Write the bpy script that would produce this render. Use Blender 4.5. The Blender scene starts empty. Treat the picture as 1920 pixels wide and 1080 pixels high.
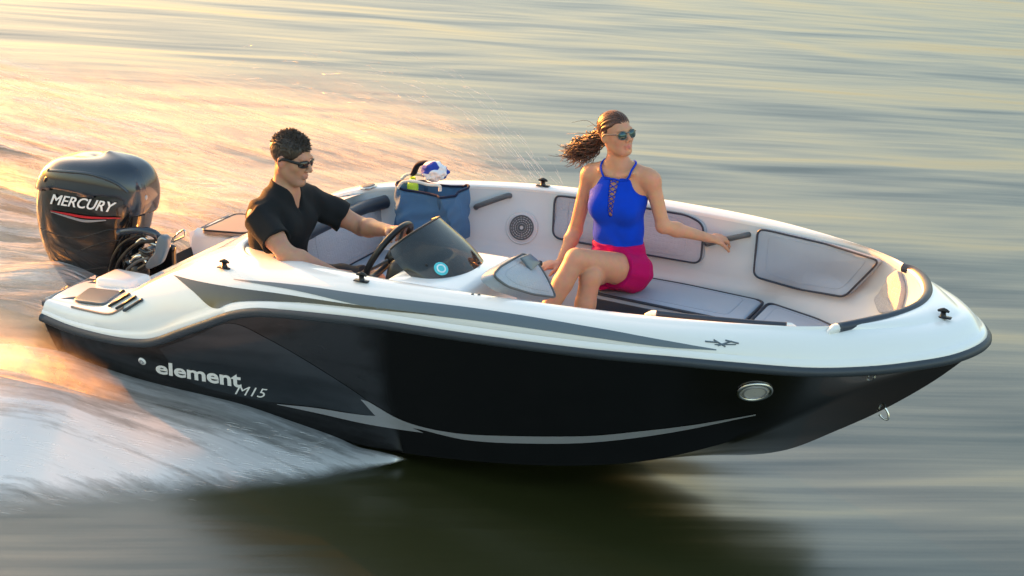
import bpy, bmesh, math, random
import numpy as np
from mathutils import Matrix, Vector
from mathutils.bvhtree import BVHTree

sc = bpy.context.scene
COL = sc.collection
PITCH = math.atan(0.105)                     # the boat planes, bow up
BOAT = Matrix.Translation((0, 0, -0.288)) @ Matrix.Rotation(-PITCH, 4, 'Y')   # boat frame -> world

# ------------------------------------------------------------------ camera
cam_d = bpy.data.cameras.new('camera')
cam = bpy.data.objects.new('camera', cam_d)
COL.objects.link(cam)
CQ = (5.874, -8.056, 3.751, 0.418, 0.328, 0.025)         # place, yaw, elevation, roll in the boat frame
FPX = 3400.0
yw, el, ro = CQ[3:]
_back = Vector((math.sin(yw)*math.cos(el), -math.cos(yw)*math.cos(el), math.sin(el)))
_r = Vector((math.cos(yw), math.sin(yw), 0)); _u = _back.cross(_r)
_r2 = math.cos(ro)*_r + math.sin(ro)*_u; _u2 = -math.sin(ro)*_r + math.cos(ro)*_u
_m = Matrix((_r2, _u2, _back)).transposed().to_4x4(); _m.translation = Vector(CQ[:3])
cam.matrix_world = BOAT @ _m
cam_d.sensor_width = 36; cam_d.lens = 36*FPX/1920
cam_d.clip_start = 0.1; cam_d.clip_end = 4000
sc.camera = cam
CPOS = Vector(CQ[:3])

# ------------------------------------------------------------------ light
SUN_AZ, SUN_EL = 159.0, 3.0                 # azimuth counter-clockwise from +X
world = bpy.data.worlds.new('World'); sc.world = world; world.use_nodes = True
nt = world.node_tree
sky = nt.nodes.new('ShaderNodeTexSky'); sky.sky_type = 'NISHITA'; sky.sun_disc = False
sky.sun_elevation = math.radians(SUN_EL); sky.sun_rotation = math.radians(90 - SUN_AZ)
sky.dust_density = 3.0; sky.air_density = 1.0; sky.ozone_density = 1.05
nt.links.new(sky.outputs[0], nt.nodes['Background'].inputs[0])
nt.nodes['Background'].inputs[1].default_value = 0.15
sun_d = bpy.data.lights.new('sun', 'SUN'); sun = bpy.data.objects.new('sun', sun_d); COL.objects.link(sun)
sun_d.energy = 2.6; sun_d.angle = math.radians(0.5); sun_d.color = (1.0, 0.33, 0.06)
_sd = Vector((math.cos(math.radians(SUN_AZ))*math.cos(math.radians(SUN_EL)), math.sin(math.radians(SUN_AZ))*math.cos(math.radians(SUN_EL)), math.sin(math.radians(SUN_EL))))
sun.rotation_euler = _sd.to_track_quat('Z', 'Y').to_euler()
sc.view_settings.view_transform = 'Standard'; sc.view_settings.look = 'None'
sc.view_settings.exposure = 3.16; sc.view_settings.gamma = 1.0
sc.view_settings.use_curve_mapping = False
sc.cycles.use_denoising = True
sc.cycles.max_bounces = 10; sc.cycles.transparent_max_bounces = 24
sc.cycles.caustics_reflective = False; sc.cycles.caustics_refractive = False
sc.cycles.sample_clamp_indirect = 8

# ------------------------------------------------------------------ materials
def mat(name, col, rough=0.5, metal=0.0, coat=0.0, spec=0.5, noise=0.0, nscale=20.0, bump=0.0, bscale=200.0, trans=0.0, alpha=1.0, sss=0.0, sheen=0.0, ior=1.45):
    m = bpy.data.materials.new(name); m.use_nodes = True
    t = m.node_tree; b = t.nodes['Principled BSDF']
    b.inputs['Base Color'].default_value = (*col, 1); b.inputs['Roughness'].default_value = rough
    b.inputs['Metallic'].default_value = metal; b.inputs['Coat Weight'].default_value = coat
    b.inputs['Coat Roughness'].default_value = 0.04
    b.inputs['Specular IOR Level'].default_value = spec; b.inputs['IOR'].default_value = ior
    b.inputs['Transmission Weight'].default_value = trans; b.inputs['Alpha'].default_value = alpha
    b.inputs['Sheen Weight'].default_value = sheen
    if sss:
        b.inputs['Subsurface Weight'].default_value = sss
        b.inputs['Subsurface Radius'].default_value = (0.012, 0.005, 0.003); b.inputs['Subsurface Scale'].default_value = 0.6
    tc = t.nodes.new('ShaderNodeTexCoord')
    if noise:
        n = t.nodes.new('ShaderNodeTexNoise'); n.inputs['Scale'].default_value = nscale; n.inputs['Detail'].default_value = 6
        t.links.new(tc.outputs['Object'], n.inputs['Vector'])
        mx = t.nodes.new('ShaderNodeMix'); mx.data_type = 'RGBA'
        t.links.new(n.outputs['Fac'], mx.inputs['Factor'])
        mx.inputs['A'].default_value = (*[max(0, c*(1-noise)) for c in col], 1)
        mx.inputs['B'].default_value = (*[min(1, c*(1+noise)) for c in col], 1)
        t.links.new(mx.outputs['Result'], b.inputs['Base Color'])
        mr = t.nodes.new('ShaderNodeMapRange'); mr.inputs['To Min'].default_value = max(0.02, rough*0.8); mr.inputs['To Max'].default_value = min(1, rough*1.25)
        t.links.new(n.outputs['Fac'], mr.inputs['Value']); t.links.new(mr.outputs[0], b.inputs['Roughness'])
    if bump:
        n2 = t.nodes.new('ShaderNodeTexNoise'); n2.inputs['Scale'].default_value = bscale; n2.inputs['Detail'].default_value = 4
        t.links.new(tc.outputs['Object'], n2.inputs['Vector'])
        bp = t.nodes.new('ShaderNodeBump'); bp.inputs['Strength'].default_value = bump; bp.inputs['Distance'].default_value = 0.004
        t.links.new(n2.outputs['Fac'], bp.inputs['Height']); t.links.new(bp.outputs[0], b.inputs['Normal'])
    return m

def quilt(name, col, scale):
    """upholstery vinyl with a stitched raised pattern"""
    m = mat(name, col, 0.5, noise=0.06, nscale=40)
    t = m.node_tree; b = t.nodes['Principled BSDF']; tc = t.nodes['Texture Coordinate']
    v = t.nodes.new('ShaderNodeTexVoronoi'); v.feature = 'DISTANCE_TO_EDGE'; v.inputs['Scale'].default_value = scale; v.inputs['Randomness'].default_value = 0.35
    t.links.new(tc.outputs['Object'], v.inputs['Vector'])
    r = t.nodes.new('ShaderNodeMapRange'); r.inputs['From Max'].default_value = 0.12; t.links.new(v.outputs['Distance'], r.inputs['Value'])
    bp = t.nodes.new('ShaderNodeBump'); bp.inputs['Strength'].default_value = 0.35; bp.inputs['Distance'].default_value = 0.004
    t.links.new(r.outputs[0], bp.inputs['Height']); t.links.new(bp.outputs[0], b.inputs['Normal'])
    return m

MT = dict(
    gel=mat('white_gelcoat', (0.80, 0.80, 0.79), 0.22, coat=0.6, noise=0.02, nscale=3),
    liner=mat('liner_gelcoat', (0.58, 0.61, 0.63), 0.42, noise=0.03, nscale=4, bump=0.06, bscale=400),
    hull=mat('black_gelcoat', (0.0042, 0.0040, 0.0040), 0.08, coat=0.3, spec=0.35, noise=0.4, nscale=7),
    panel=mat('black_panel', (0.012, 0.011, 0.011), 0.12, coat=0.6),
    rub=mat('rub_rail_rubber', (0.035, 0.045, 0.058), 0.45, noise=0.15, nscale=30),
    stripe=mat('slate_decal', (0.10, 0.135, 0.17), 0.35, coat=0.3, noise=0.04, nscale=10),
    silver=mat('silver_decal', (0.30, 0.31, 0.34), 0.3, metal=0.2, coat=0.3),
    dark_decal=mat('dark_grey_decal', (0.012, 0.016, 0.021), 0.16, coat=0.4),
    white=mat('white_letter', (0.82, 0.82, 0.82), 0.4),
    vinyl=mat('grey_vinyl', (0.30, 0.36, 0.44), 0.5, noise=0.08, nscale=8, bump=0.12, bscale=260),
    pale=mat('pale_vinyl', (0.56, 0.56, 0.58), 0.5, noise=0.05, nscale=8, bump=0.1, bscale=260),
    quilt=quilt('quilted_vinyl', (0.33, 0.37, 0.43), 46),
    navy=mat('dark_navy_vinyl', (0.025, 0.035, 0.055), 0.42, noise=0.1, nscale=12),
    black=mat('black_plastic', (0.012, 0.012, 0.013), 0.35, noise=0.1, nscale=40),
    steel=mat('polished_steel', (0.62, 0.62, 0.60), 0.18, metal=1.0),
    grey=mat('grey_plastic', (0.09, 0.10, 0.11), 0.45, noise=0.08, nscale=30),
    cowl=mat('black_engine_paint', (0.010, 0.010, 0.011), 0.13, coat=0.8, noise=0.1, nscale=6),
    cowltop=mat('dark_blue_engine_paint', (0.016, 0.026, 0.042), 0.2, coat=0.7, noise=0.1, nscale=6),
    red=mat('red_decal', (0.45, 0.02, 0.03), 0.35),
    orange=mat('orange_label', (0.75, 0.30, 0.06), 0.5),
    teal=mat('turquoise_sticker', (0.10, 0.58, 0.62), 0.5),
    floor=mat('cockpit_floor', (0.35, 0.36, 0.38), 0.6, noise=0.1, nscale=60, bump=0.2, bscale=300),
    pad=mat('taupe_pad', (0.30, 0.24, 0.21), 0.55, noise=0.1, nscale=30),
)

# ------------------------------------------------------------------ objects and parenting
BASE = {}
def thing(name, label, cat, base=(0, 0, 0), group=None):
    o = bpy.data.objects.new(name, None); COL.objects.link(o); o.empty_display_size = 0.1
    o.matrix_world = BOAT @ Matrix.Translation(base)
    o['label'] = label; o['category'] = cat
    if group: o['group'] = group
    BASE[o.name] = np.array(base, float)
    return o

def part(name, V, F, m, parent, smooth=True, label=None, kind=None):
    """one mesh object; V in the boat frame"""
    V = np.asarray(V, float) - BASE[parent.name]
    me = bpy.data.meshes.new(name); me.from_pydata(V.tolist(), [], [list(map(int, f)) for f in F])
    me.validate(); me.update()
    if smooth: me.polygons.foreach_set('use_smooth', [True]*len(me.polygons))
    me.materials.append(m)
    o = bpy.data.objects.new(name, me); COL.objects.link(o); o.parent = parent
    BASE[o.name] = BASE[parent.name]
    if label: o['label'] = label
    if kind: o['kind'] = kind
    return o

def sharp(o, deg=35):
    me = o.data; bm = bmesh.new(); bm.from_mesh(me)
    bmesh.ops.recalc_face_normals(bm, faces=bm.faces)
    for e in bm.edges:
        if len(e.link_faces) == 2 and e.calc_face_angle(0) > math.radians(deg): e.smooth = False
    bm.to_mesh(me); bm.free(); return o

def merge(*parts):
    V, F = [], []; n = 0
    for v, f in parts:
        v = np.asarray(v, float); V.append(v); F += [[i+n for i in q] for q in f]; n += len(v)
    return np.vstack(V), F

def spline(P, n, closed=False):
    """Catmull-Rom through nodes P, n samples"""
    P = np.asarray(P, float); k = len(P)
    if closed: Q = np.vstack([P[-1:], P, P[:2]]); segs = k
    else: Q = np.vstack([2*P[:1]-P[1:2], P, 2*P[-1:]-P[-2:-1]]); segs = k-1
    u = np.linspace(0, segs, n, endpoint=not closed); i = np.minimum(u.astype(int), segs-1); t = (u-i)[:, None]
    a, b, c, d = Q[i], Q[i+1], Q[i+2], Q[i+3]
    return 0.5*((2*b)+(c-a)*t+(2*a-5*b+4*c-d)*t**2+(3*b-a-3*c+d)*t**3)

def grid(rows, closed_u=False, closed_v=False):
    """rows: list of equal-length point lists -> V,F"""
    A = np.asarray(rows, float); n, m = A.shape[:2]; F = []
    for i in range(n if closed_u else n-1):
        for j in range(m if closed_v else m-1):
            F.append([i*m+j, ((i+1) % n)*m+j, ((i+1) % n)*m+(j+1) % m, i*m+(j+1) % m])
    return A.reshape(-1, 3), F

def tube(P, r, seg=10, closed=False, flat=None, caps=True):
    """sweep a circle (or an ellipse: flat=(vector, factor)) along P; r a number or one per point"""
    P = np.asarray(P, float); n = len(P); r = np.broadcast_to(np.asarray(r, float), (n,))
    T = np.gradient(P, axis=0) if not closed else np.roll(P, -1, 0)-np.roll(P, 1, 0)
    T /= np.linalg.norm(T, axis=1)[:, None]+1e-12
    up = np.array([0, 0, 1.0]) if abs(T[0, 2]) < 0.9 else np.array([1.0, 0, 0])
    N = up-T[0]*(up@T[0]); N /= np.linalg.norm(N); rows = []
    for i in range(n):
        N = N-T[i]*(N@T[i]); N /= np.linalg.norm(N)+1e-12; B = np.cross(T[i], N)
        a = np.linspace(0, 2*np.pi, seg, endpoint=False)
        off = r[i]*(np.cos(a)[:, None]*N+np.sin(a)[:, None]*B)
        if flat is not None:
            d = np.asarray(flat[0], float); d = d/np.linalg.norm(d); off = off+(flat[1]-1)*(off@d)[:, None]*d
        rows.append(P[i]+off)
    V, F = grid(rows, closed_u=closed, closed_v=True)
    if caps and not closed:
        F.append(list(range(seg))[::-1]); F.append([len(V)-seg+i for i in range(seg)])
    return V, F

def ball(c, r, seg=14, rings=9, R=None):
    c = np.asarray(c, float); r = np.broadcast_to(np.asarray(r, float), (3,)); V = []; F = []
    for i in range(rings+1):
        th = math.pi*i/rings
        for j in range(seg):
            ph = 2*math.pi*j/seg
            V.append((r[0]*math.sin(th)*math.cos(ph), r[1]*math.sin(th)*math.sin(ph), r[2]*math.cos(th)))
    for i in range(rings):
        for j in range(seg): F.append([i*seg+j, (i+1)*seg+j, (i+1)*seg+(j+1) % seg, i*seg+(j+1) % seg])
    V = np.array(V)
    if R is not None: V = V@np.asarray(R).T
    return V+c, F

def rbox(lo, hi, bev=0.02, seg=3, taper=None, R=None):
    """bevelled box; taper = (tx, ty) scale of the top"""
    bm = bmesh.new(); bmesh.ops.create_cube(bm, size=1)
    lo, hi = np.asarray(lo, float), np.asarray(hi, float)
    for v in bm.verts:
        p = np.array(v.co)
        if taper and p[2] > 0: p[0] *= taper[0]; p[1] *= taper[1]
        v.co = p*(hi-lo)
    bmesh.ops.bevel(bm, geom=bm.edges[:], offset=bev, segments=seg, profile=0.5, affect='EDGES')
    bm.verts.index_update()
    V = np.array([v.co[:] for v in bm.verts]); F = [[v.index for v in f.verts] for f in bm.faces]; bm.free()
    if R is not None: V = V@np.asarray(R).T
    return V+(lo+hi)/2, F

def slab(outline, normal, thick, puff=0.0, rings=6, bev=0.35, drape=None):
    """a cushion: a closed 3-D outline lying on a surface, raised along normal with a rounded edge and a soft crown"""
    O = np.asarray(outline, float); n = len(O); c = O.mean(0); nv = np.asarray(normal, float)
    nv = nv/np.linalg.norm(nv) if nv.ndim == 1 else nv/np.linalg.norm(nv, axis=1)[:, None]
    size = np.linalg.norm(O-c, axis=1).mean(); rows = [O]
    for k in range(1, 6):
        a = k/5*math.pi/2; ins = thick*bev*(1-math.cos(a))/size
        rows.append(O+(c-O)*ins+nv*thick*(1-bev+bev*math.sin(a)) if k > 0 else O)
    ins0 = thick*bev/size
    for k in range(1, rings+1):
        s = ins0+(1-ins0)*k/rings
        rows.append(O+(c-O)*min(s, 0.999)+nv*(thick+puff*(1-(1-k/rings)**2)))
    if drape is not None:                      # follow the surface the pad is fixed to
        for k in range(1, len(rows)):
            for j in range(n):
                p = rows[k][j]; lift = (p-c)@nv; loc = drape.ray_cast(Vector((p+nv*.25).tolist()), Vector((-nv).tolist()))[0]
                if loc is not None:
                    lin = (p-O[j])@nv; hgt = thick*(1-bev+bev*math.sin(min(k, 5)/5*math.pi/2))+(puff*(1-(1-(k-5)/rings)**2) if k > 5 else 0)
                    rows[k][j] = np.array(loc)+nv*hgt
    V, F = grid(rows, closed_v=True)
    return V, F

def rot(axis, deg): return np.array(Matrix.Rotation(math.radians(deg), 3, axis))

def pix_dir(px, py):
    """direction in the boat frame through a pixel of the 1920 x 1080 photograph"""
    return (_r2*((px-960)/FPX)+_u2*((540-py)/FPX)-_back).normalized()
def bvh_of(o):
    me = o.data; b = Vector(BASE[o.name].tolist())
    return BVHTree.FromPolygons([v.co+b for v in me.vertices], [p.vertices[:] for p in me.polygons])
def hit(bvh, px, py, off=0.0):
    loc, nor, _, _ = bvh.ray_cast(CPOS, pix_dir(px, py))
    if loc is None: return None
    if nor.dot(pix_dir(px, py)) > 0: nor = -nor
    return np.array(loc+nor*off), np.array(nor)
def hit_near(bvh, px, py, off, y):
    h = hit(bvh, px, py, off)
    if h: return h
    loc, nor, _, _ = bvh.find_nearest(Vector(at(px, py, y=y).tolist()))
    return np.array(loc+nor*off), np.array(nor)
def at(px, py, **k):
    """point on the plane x=, y= or z= seen through a pixel"""
    (ax, v), = k.items(); i = 'xyz'.index(ax); d = pix_dir(px, py)
    return np.array(CPOS+d*((v-CPOS[i])/d[i]))

def ribbon_on(bvh, top, bot, n, m, off=0.003):
    """thin decal between two pixel polylines laid on a surface"""
    T, B = spline(top, n), spline(bot, n); rows = []
    for i in range(n):
        row = []
        for j in range(m):
            p = T[i]+(B[i]-T[i])*j/(m-1); h = hit(bvh, p[0], p[1], off)
            row.append(h[0] if h else (np.nan,)*3)
        rows.append(row)
    A = np.array(rows)
    # a ray that misses takes its neighbour
    for i in range(n):
        for j in range(m):
            if np.isnan(A[i, j, 0]):
                ok = [A[a, b] for a in range(max(0, i-2), min(n, i+3)) for b in range(max(0, j-2), min(m, j+3)) if not np.isnan(A[a, b, 0])]
                A[i, j] = ok[0] if ok else A[~np.isnan(A[:, :, 0])][0]
    return grid(A)

def text_mesh(body, size=1.0, bold=0.0, shear=0.0, res=4):
    cu = bpy.data.curves.new('lettering', 'FONT'); cu.body = body; cu.size = size; cu.offset = bold; cu.shear = shear; cu.resolution_u = res
    o = bpy.data.objects.new('lettering', cu); COL.objects.link(o)
    bpy.context.view_layer.update()
    me = o.evaluated_get(bpy.context.evaluated_depsgraph_get()).to_mesh()
    bm = bmesh.new(); bm.from_mesh(me); bmesh.ops.triangulate(bm, faces=bm.faces[:]); bmesh.ops.subdivide_edges(bm, edges=bm.edges[:], cuts=3, use_grid_fill=True); bm.verts.index_update()
    V = np.array([v.co[:] for v in bm.verts]); F = [[v.index for v in f.verts] for f in bm.faces]; bm.free()      # fine enough to lie on a curved surface
    bpy.data.objects.remove(o); bpy.data.curves.remove(cu)
    return V, F

# ------------------------------------------------------------------ boat: guiding curves (starboard half, y > 0 here, mirrored below)
N = 121
RAIL = [(0.02, .915, .500), (.24, .954, .482), (.51, .994, .488), (.71, 1.015, .511), (.83, 1.027, .548), (.97, 1.042, .618), (1.154, 1.055, .707), (1.274, 1.062, .765),
        (1.391, 1.070, .804), (1.507, 1.077, .826), (1.73, 1.086, .850), (2.085, 1.097, .877), (2.638, 1.089, .892), (3.146, 1.041, .900), (3.50, .968, .904), (3.733, .885, .893),
        (4.029, .740, .870), (4.219, .614, .862), (4.40, .470, .864), (4.60, .262, .874), (4.69, 0, .880)]
CROWN = [(0.04, .86, .585), (.24, .885, .590), (.42, .905, .625), (.56, .905, .705), (.70, .895, .785), (.84, .885, .860), (.98, .888, .905), (1.15, .90, .942),
         (1.32, .92, .968), (1.48, .945, .983), (1.73, .985, .998), (2.085, 1.010, 1.018), (2.61, 1.008, 1.032), (3.10, .962, 1.036), (3.43, .895, 1.036), (3.66, .815, 1.033),
         (3.94, .680, 1.026), (4.13, .552, 1.018), (4.30, .405, 1.008), (4.46, .215, .998), (4.56, 0, .994)]
COAM = [(0.04, .52, .585), (.24, .52, .590), (.42, .52, .625), (.56, .52, .715), (.70, .52, .80), (.84, .52, .88), (.98, .55, .94), (1.12, .62, .97),
        (1.28, .70, .985), (1.44, .77, 1.0), (1.72, .85, 1.015), (2.08, .905, 1.028), (2.56, .91, 1.035), (3.0, .873, 1.036), (3.28, .835, 1.036), (3.50, .795, 1.035),
        (3.76, .735, 1.033), (3.95, .668, 1.031), (4.14, .530, 1.030), (4.31, .285, 1.030), (4.37, 0, 1.030)]
KEEL = [(.12, 0, 0), (.3, 0, 0), (.55, 0, 0), (.75, 0, 0), (.9, 0, 0), (1.05, 0, 0), (1.2, 0, 0), (1.35, 0, 0), (1.5, 0, 0), (1.65, 0, 0), (1.9, 0, 0), (2.2, 0, .002), (2.6, 0, .006), (3.0, 0, .015),
        (3.3, 0, .035), (3.56, 0, .075), (3.80, 0, .155), (4.03, 0, .300), (4.25, 0, .455), (4.48, 0, .650), (4.665, 0, .845)]
CHINE = [(.12, .84, .20), (.3, .85, .19), (.55, .86, .175), (.75, .865, .165), (.9, .87, .158), (1.05, .87, .150), (1.2, .87, .143), (1.35, .87, .138), (1.5, .868, .133), (1.65, .865, .130), (1.9, .86, .125),
         (2.2, .845, .130), (2.6, .815, .160), (2.95, .755, .195), (3.25, .680, .245), (3.5, .590, .315), (3.78, .470, .425), (4.02, .355, .555), (4.25, .235, .675), (4.47, .115, .765), (4.67, 0.0, .862)]
def halfspline(c, n):
    c = np.asarray(c, float); full = np.vstack([c, c[-2:-3:-1]*[1, -1, 1]])      # carry on past the centreline so the bow is round
    return spline(full, int(round((n-1)*len(c)/(len(c)-1)))+1)[:n]
rail, crown, coam, keel, chine = [halfspline(c, N) for c in (RAIL, CROWN, COAM, KEEL, CHINE)]
for c in (rail, crown, coam, keel, chine): c[:, 1] = np.maximum(c[:, 1], 0); c[-1, 1] = 0
def stb(P): return P*np.array([1, -1, 1.0])
def ring(P):                                   # starboard stern -> bow -> port stern
    return np.vstack([stb(P), P[::-1][1:]])

boat = thing('motorboat', 'white and black open-bow motorboat planing across the water', 'boat', (0, 0, 0))

# hull
def hull_half(side):
    rows = []
    for i in range(N):
        k, c, r = keel[i], chine[i], rail[i]; row = []
        for t in np.linspace(0, 1, 9):                                   # bottom, with a tunnel between keel and sponson
            p = k+(c-k)*t; p = p.copy(); fade = max(0, 1-(c[0]/3.0)**4)
            p[2] += 0.05*fade*math.sin(math.pi*t)**2*(1 if t > .25 else .6)-0.0
            row.append(p)
        w = min(1, max(0, (c[0]-1.0)/2.5))
        ctrl = c+(r-c)*0.5; ctrl[1] += 0.03*(1-w)-0.075*w*min(1, r[1]/.5); ctrl[0] += -0.02*w    # flare: concave forward
        for t in np.linspace(0, 1, 15)[1:]:
            row.append((1-t)**2*c+2*t*(1-t)*ctrl+t*t*r)
        row = np.array(row); row[:, 1] = np.maximum(row[:, 1], 0) if i < N-1 else 0
        rows.append(row*np.array([1, side, 1.0]))
    return rows
hs = hull_half(-1); hp = hull_half(1)
V1, F1 = grid(hs); V2, F2 = grid(hp); F2 = [f[::-1] for f in F2]
tr = np.vstack([hs[0], hp[0][::-1][:-1]]); Vt = np.vstack([tr, [[.12, 0, .25]]]); Ft = [[i, (i+1) % len(tr), len(tr)] for i in range(len(tr))]
hull = part('hull', *merge((V1, F1), (V2, F2), (Vt, Ft)), MT['hull'], boat)
bm = bmesh.new(); bm.from_mesh(hull.data); bmesh.ops.remove_doubles(bm, verts=bm.verts, dist=1e-4); bm.to_mesh(hull.data); bm.free()
sharp(hull, 28)

HB = bvh_of(hull)
def inside(V, gap=.03):
    """keep interior mouldings inside the hull shell"""
    V = np.array(V, float)
    for v in V:
        if v[2] > .86: continue
        s_ = 1 if v[1] >= 0 else -1; loc = HB.ray_cast(Vector((v[0], 0, v[2])), Vector((0, s_, 0)))[0]
        if loc is None: continue
        lim = max(0, abs(loc[1])-gap)
        if abs(v[1]) > lim: v[1] = s_*lim
    return V
# deck: rail -> lip -> side -> crown -> coaming -> rolled inner edge
rows = []
R_, K_, C_ = ring(rail), ring(crown), ring(coam)
for i in range(len(R_)):
    r, k, c = R_[i], K_[i], C_[i]; row = []
    out = np.array([0, math.copysign(1, r[1]) if abs(r[1]) > 1e-6 else 0, 0])*min(1, abs(r[1])/.15)
    row.append(r+[0, 0, -.012])
    row.append(r+out*.004+[0, 0, .022]); row.append(r*0.93+k*.07+[0, 0, .030]); row.append(r*0.86+k*.14+[0, 0, .026])
    for t in (.22, .35, .48, .60, .72, .82, .90, .96): row.append(r*(1-t)+k*t+np.array([0, 0, .03*math.sin(math.pi*t)])+out*.012*math.sin(math.pi*t))
    kk = k+[0, 0, .0]; row.append(kk)
    for t in (.07, .18, .4, .65, .85): row.append(k*(1-t)+c*t+np.array([0, 0, .014*math.sin(math.pi*t)]))
    row.append(c)
    inn = (c-k); inn[2] = 0; inn /= np.linalg.norm(inn)+1e-9
    if i < 9 or i > len(R_)-10: inn *= 0
    row.append(c+inn*.006+[0, 0, -.002]); row.append(c+inn*.010+[0, 0, -.008]); row.append(c+inn*.008+[0, 0, -.022])
    rows.append(row)
deck = part('deck', *grid(rows), MT['gel'], boat)
sharp(deck, 40)

# rub rail
rr = ring(rail); V, F = tube(rr+[0, 0, -.004], .0235, 10)
rub = part('rub_rail', V, F, MT['rub'], boat)

# cockpit liner: walls and floor
i0 = int(np.argmin(np.abs(coam[:, 0]-1.06))); loop = C_[i0:len(C_)-i0]; lk = K_[i0:len(K_)-i0]
inn = loop-lk; inn[:, 2] = 0; inn /= np.linalg.norm(inn, axis=1)[:, None]
rows = []
for d, zz in ((.007, -.018), (.010, -.05), (.025, -.11), (.07, -.20), (.105, -.30), (.12, -.345), (.155, -.352), (.17, -.40), (.20, -.72)):
    q = loop+inn*d; q[:, 2] = loop[:, 2]+zz if zz > -.3 else 1.03+zz
    lift = np.interp(loop[:, 0], [0, 3.2, 3.7, 4.1, 4.37], [.30, .30, .45, .66, .80])       # the floor rises with the stem
    q[:, 2] = np.maximum(q[:, 2], lift); rows.append(q)
V, F = grid([list(x) for x in np.array(rows).transpose(1, 0, 2)], closed_u=True)
liner = part('cockpit_liner', inside(V, .035), F, MT['liner'], boat)
LB = bvh_of(liner); DB = bvh_of(deck)
fl = loop+inn*.19; fl[:, 2] = .315; fl[:, 0] = np.minimum(fl[:, 0], 3.35); fl[:, 1] = np.clip(fl[:, 1], -.62, .62)
part('cockpit_floor', inside(np.vstack([fl, [[2.4, 0, .315]]])), [[i, (i+1) % len(fl), len(fl)] for i in range(len(fl))], MT['floor'], boat, smooth=False)

# stern: motor well, aft deck, platform fittings
cz = np.array(COAM)
def hz(x, y):
    return np.interp(x, cz[:9, 0], cz[:9, 2])-.004+.012*(1-(y/.6)**2)*np.clip((x-.3)/.3, 0, 1)
rows = [[(x, y*(np.interp(x, cz[:9, 0], cz[:9, 1])+.012), hz(x, y)) for y in np.linspace(-1, 1, 40)] for x in np.linspace(.30, 1.10, 40)]
part('aft_deck', *grid(rows), MT['gel'], boat)
rows = [[(x, -.53, .60), (x, -.50, .585), (x, -.47, .55), (x, -.45, .42), (x, .45, .42), (x, .47, .55), (x, .50, .585), (x, .53, .60)] for x in (.02, .08, .15, .22, .30)]
rows.append([(.30, -.53, .60), (.30, -.50, .59), (.31, -.47, .585), (.32, -.45, .58), (.32, .45, .58), (.31, .47, .585), (.30, .50, .59), (.30, .53, .60)])
part('motor_well', *grid(rows), MT['gel'], boat)
for s_ in (-1, 1): part('platform_edge', *grid([[(.02, s_*y, z) for z in (.40, .50, .58, .592)] for y in np.linspace(.45, .88, 8)]), MT['gel'], boat)
# pad on the port platform
pad = [(.08, .47, .588), (.08, .86, .588), (.38, .86, .603), (.38, .50, .603)]
def rounded(poly, r=0.12, n=8):
    """closed outline with rounded corners"""
    P = np.asarray(poly, float); out = []
    for i in range(len(P)):
        a, b, c = P[i-1], P[i], P[(i+1) % len(P)]
        p0, p1 = b+(a-b)*min(.49, r/np.linalg.norm(a-b)), b+(c-b)*min(.49, r/np.linalg.norm(c-b))
        for t in np.linspace(0, 1, n): out.append((1-t)**2*p0+2*t*(1-t)*b+t*t*p1)
    out = np.array(out); dense = []
    for i in range(len(out)):
        a, b = out[i], out[(i+1) % len(out)]; k = max(1, int(np.linalg.norm(b-a)/.04))
        for j in range(k): dense.append(a+(b-a)*j/k)
    return np.array(dense)
def cushion(name, poly, normal, thick, m, parent, puff=.012, r=.06, pipe=None, label=None, pr=.006, drape=None):
    O = rounded(poly, r); o = part(name, *slab(O, normal, thick, puff, drape=drape), m, parent, label=label)
    n_ = len(O); T_row = BASE[o.name]+np.array([v.co[:] for v in o.data.vertices])[6*n_:7*n_]
    if thick > .03: part('stitching', *tube(T_row, .0018, 4, closed=True), m, o)
    if pipe is not None:
        nv = np.asarray(normal, float); nv /= np.linalg.norm(nv); c = O.mean(0)
        part('piping', *tube(O+(c-O)*.012+nv*(thick*.93), pr, 6, closed=True), pipe, o)
    return o
cushion('tread_pad', pad, (-.03, 0, 1), .022, MT['pad'], boat, .004, .05, MT['black'])
# platform: tread pads, slats, moulding, boarding handle
def dk(px, py, off=.004):
    h = hit(DB, px, py, off); return h[0] if h else at(px, py, z=.60)
cushion('tread_pad', [dk(137, 566), dk(168, 543), dk(228, 550), dk(196, 573)], (0, 0, 1), .010, MT['stripe'], boat, .002, .03)
for k in range(4):
    a = dk(192+14*k, 571+4.0*k, .006); b = dk(232+12*k, 547+5*k, .006)
    part('tread_slat', *tube([a, a*.5+b*.5, b], .012, 6, flat=((0, 0, 1), .5)), MT['black'] if k < 3 else MT['rub'], boat)
part('platform_groove', *tube(spline([dk(135, 576), dk(165, 583), dk(205, 589), dk(232, 577)], 16), .007, 6), MT['pad'], boat)
V, F = rbox((.12, -.60, .57), (.36, -.40, .640), .03, 3); part('platform_moulding', V, F, MT['gel'], boat)
p0, p1 = at(80, 569, y=-.88), at(150, 560, y=-.80)
h = part('boarding_handle', *tube(spline([p0, p0*.5+p1*.5, p1], 8), .016, 10), MT['grey'], boat)
p0, p1 = at(137, 541, y=-.62), at(180, 530, y=-.55)
h = part('boarding_handle', *tube(spline([p0, p0*.5+p1*.5, p1], 8), .013, 10), MT['grey'], boat)
# ski-tow loop
q = [at(318, 462, y=.05), at(326, 446, y=.05), at(344, 431, y=.05), at(347, 441, y=.05), at(338, 447, y=.05), at(322, 455, y=.05)]
part('tow_eye', *tube(spline(q, 30), .006, 6), MT['steel'], boat)

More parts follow.
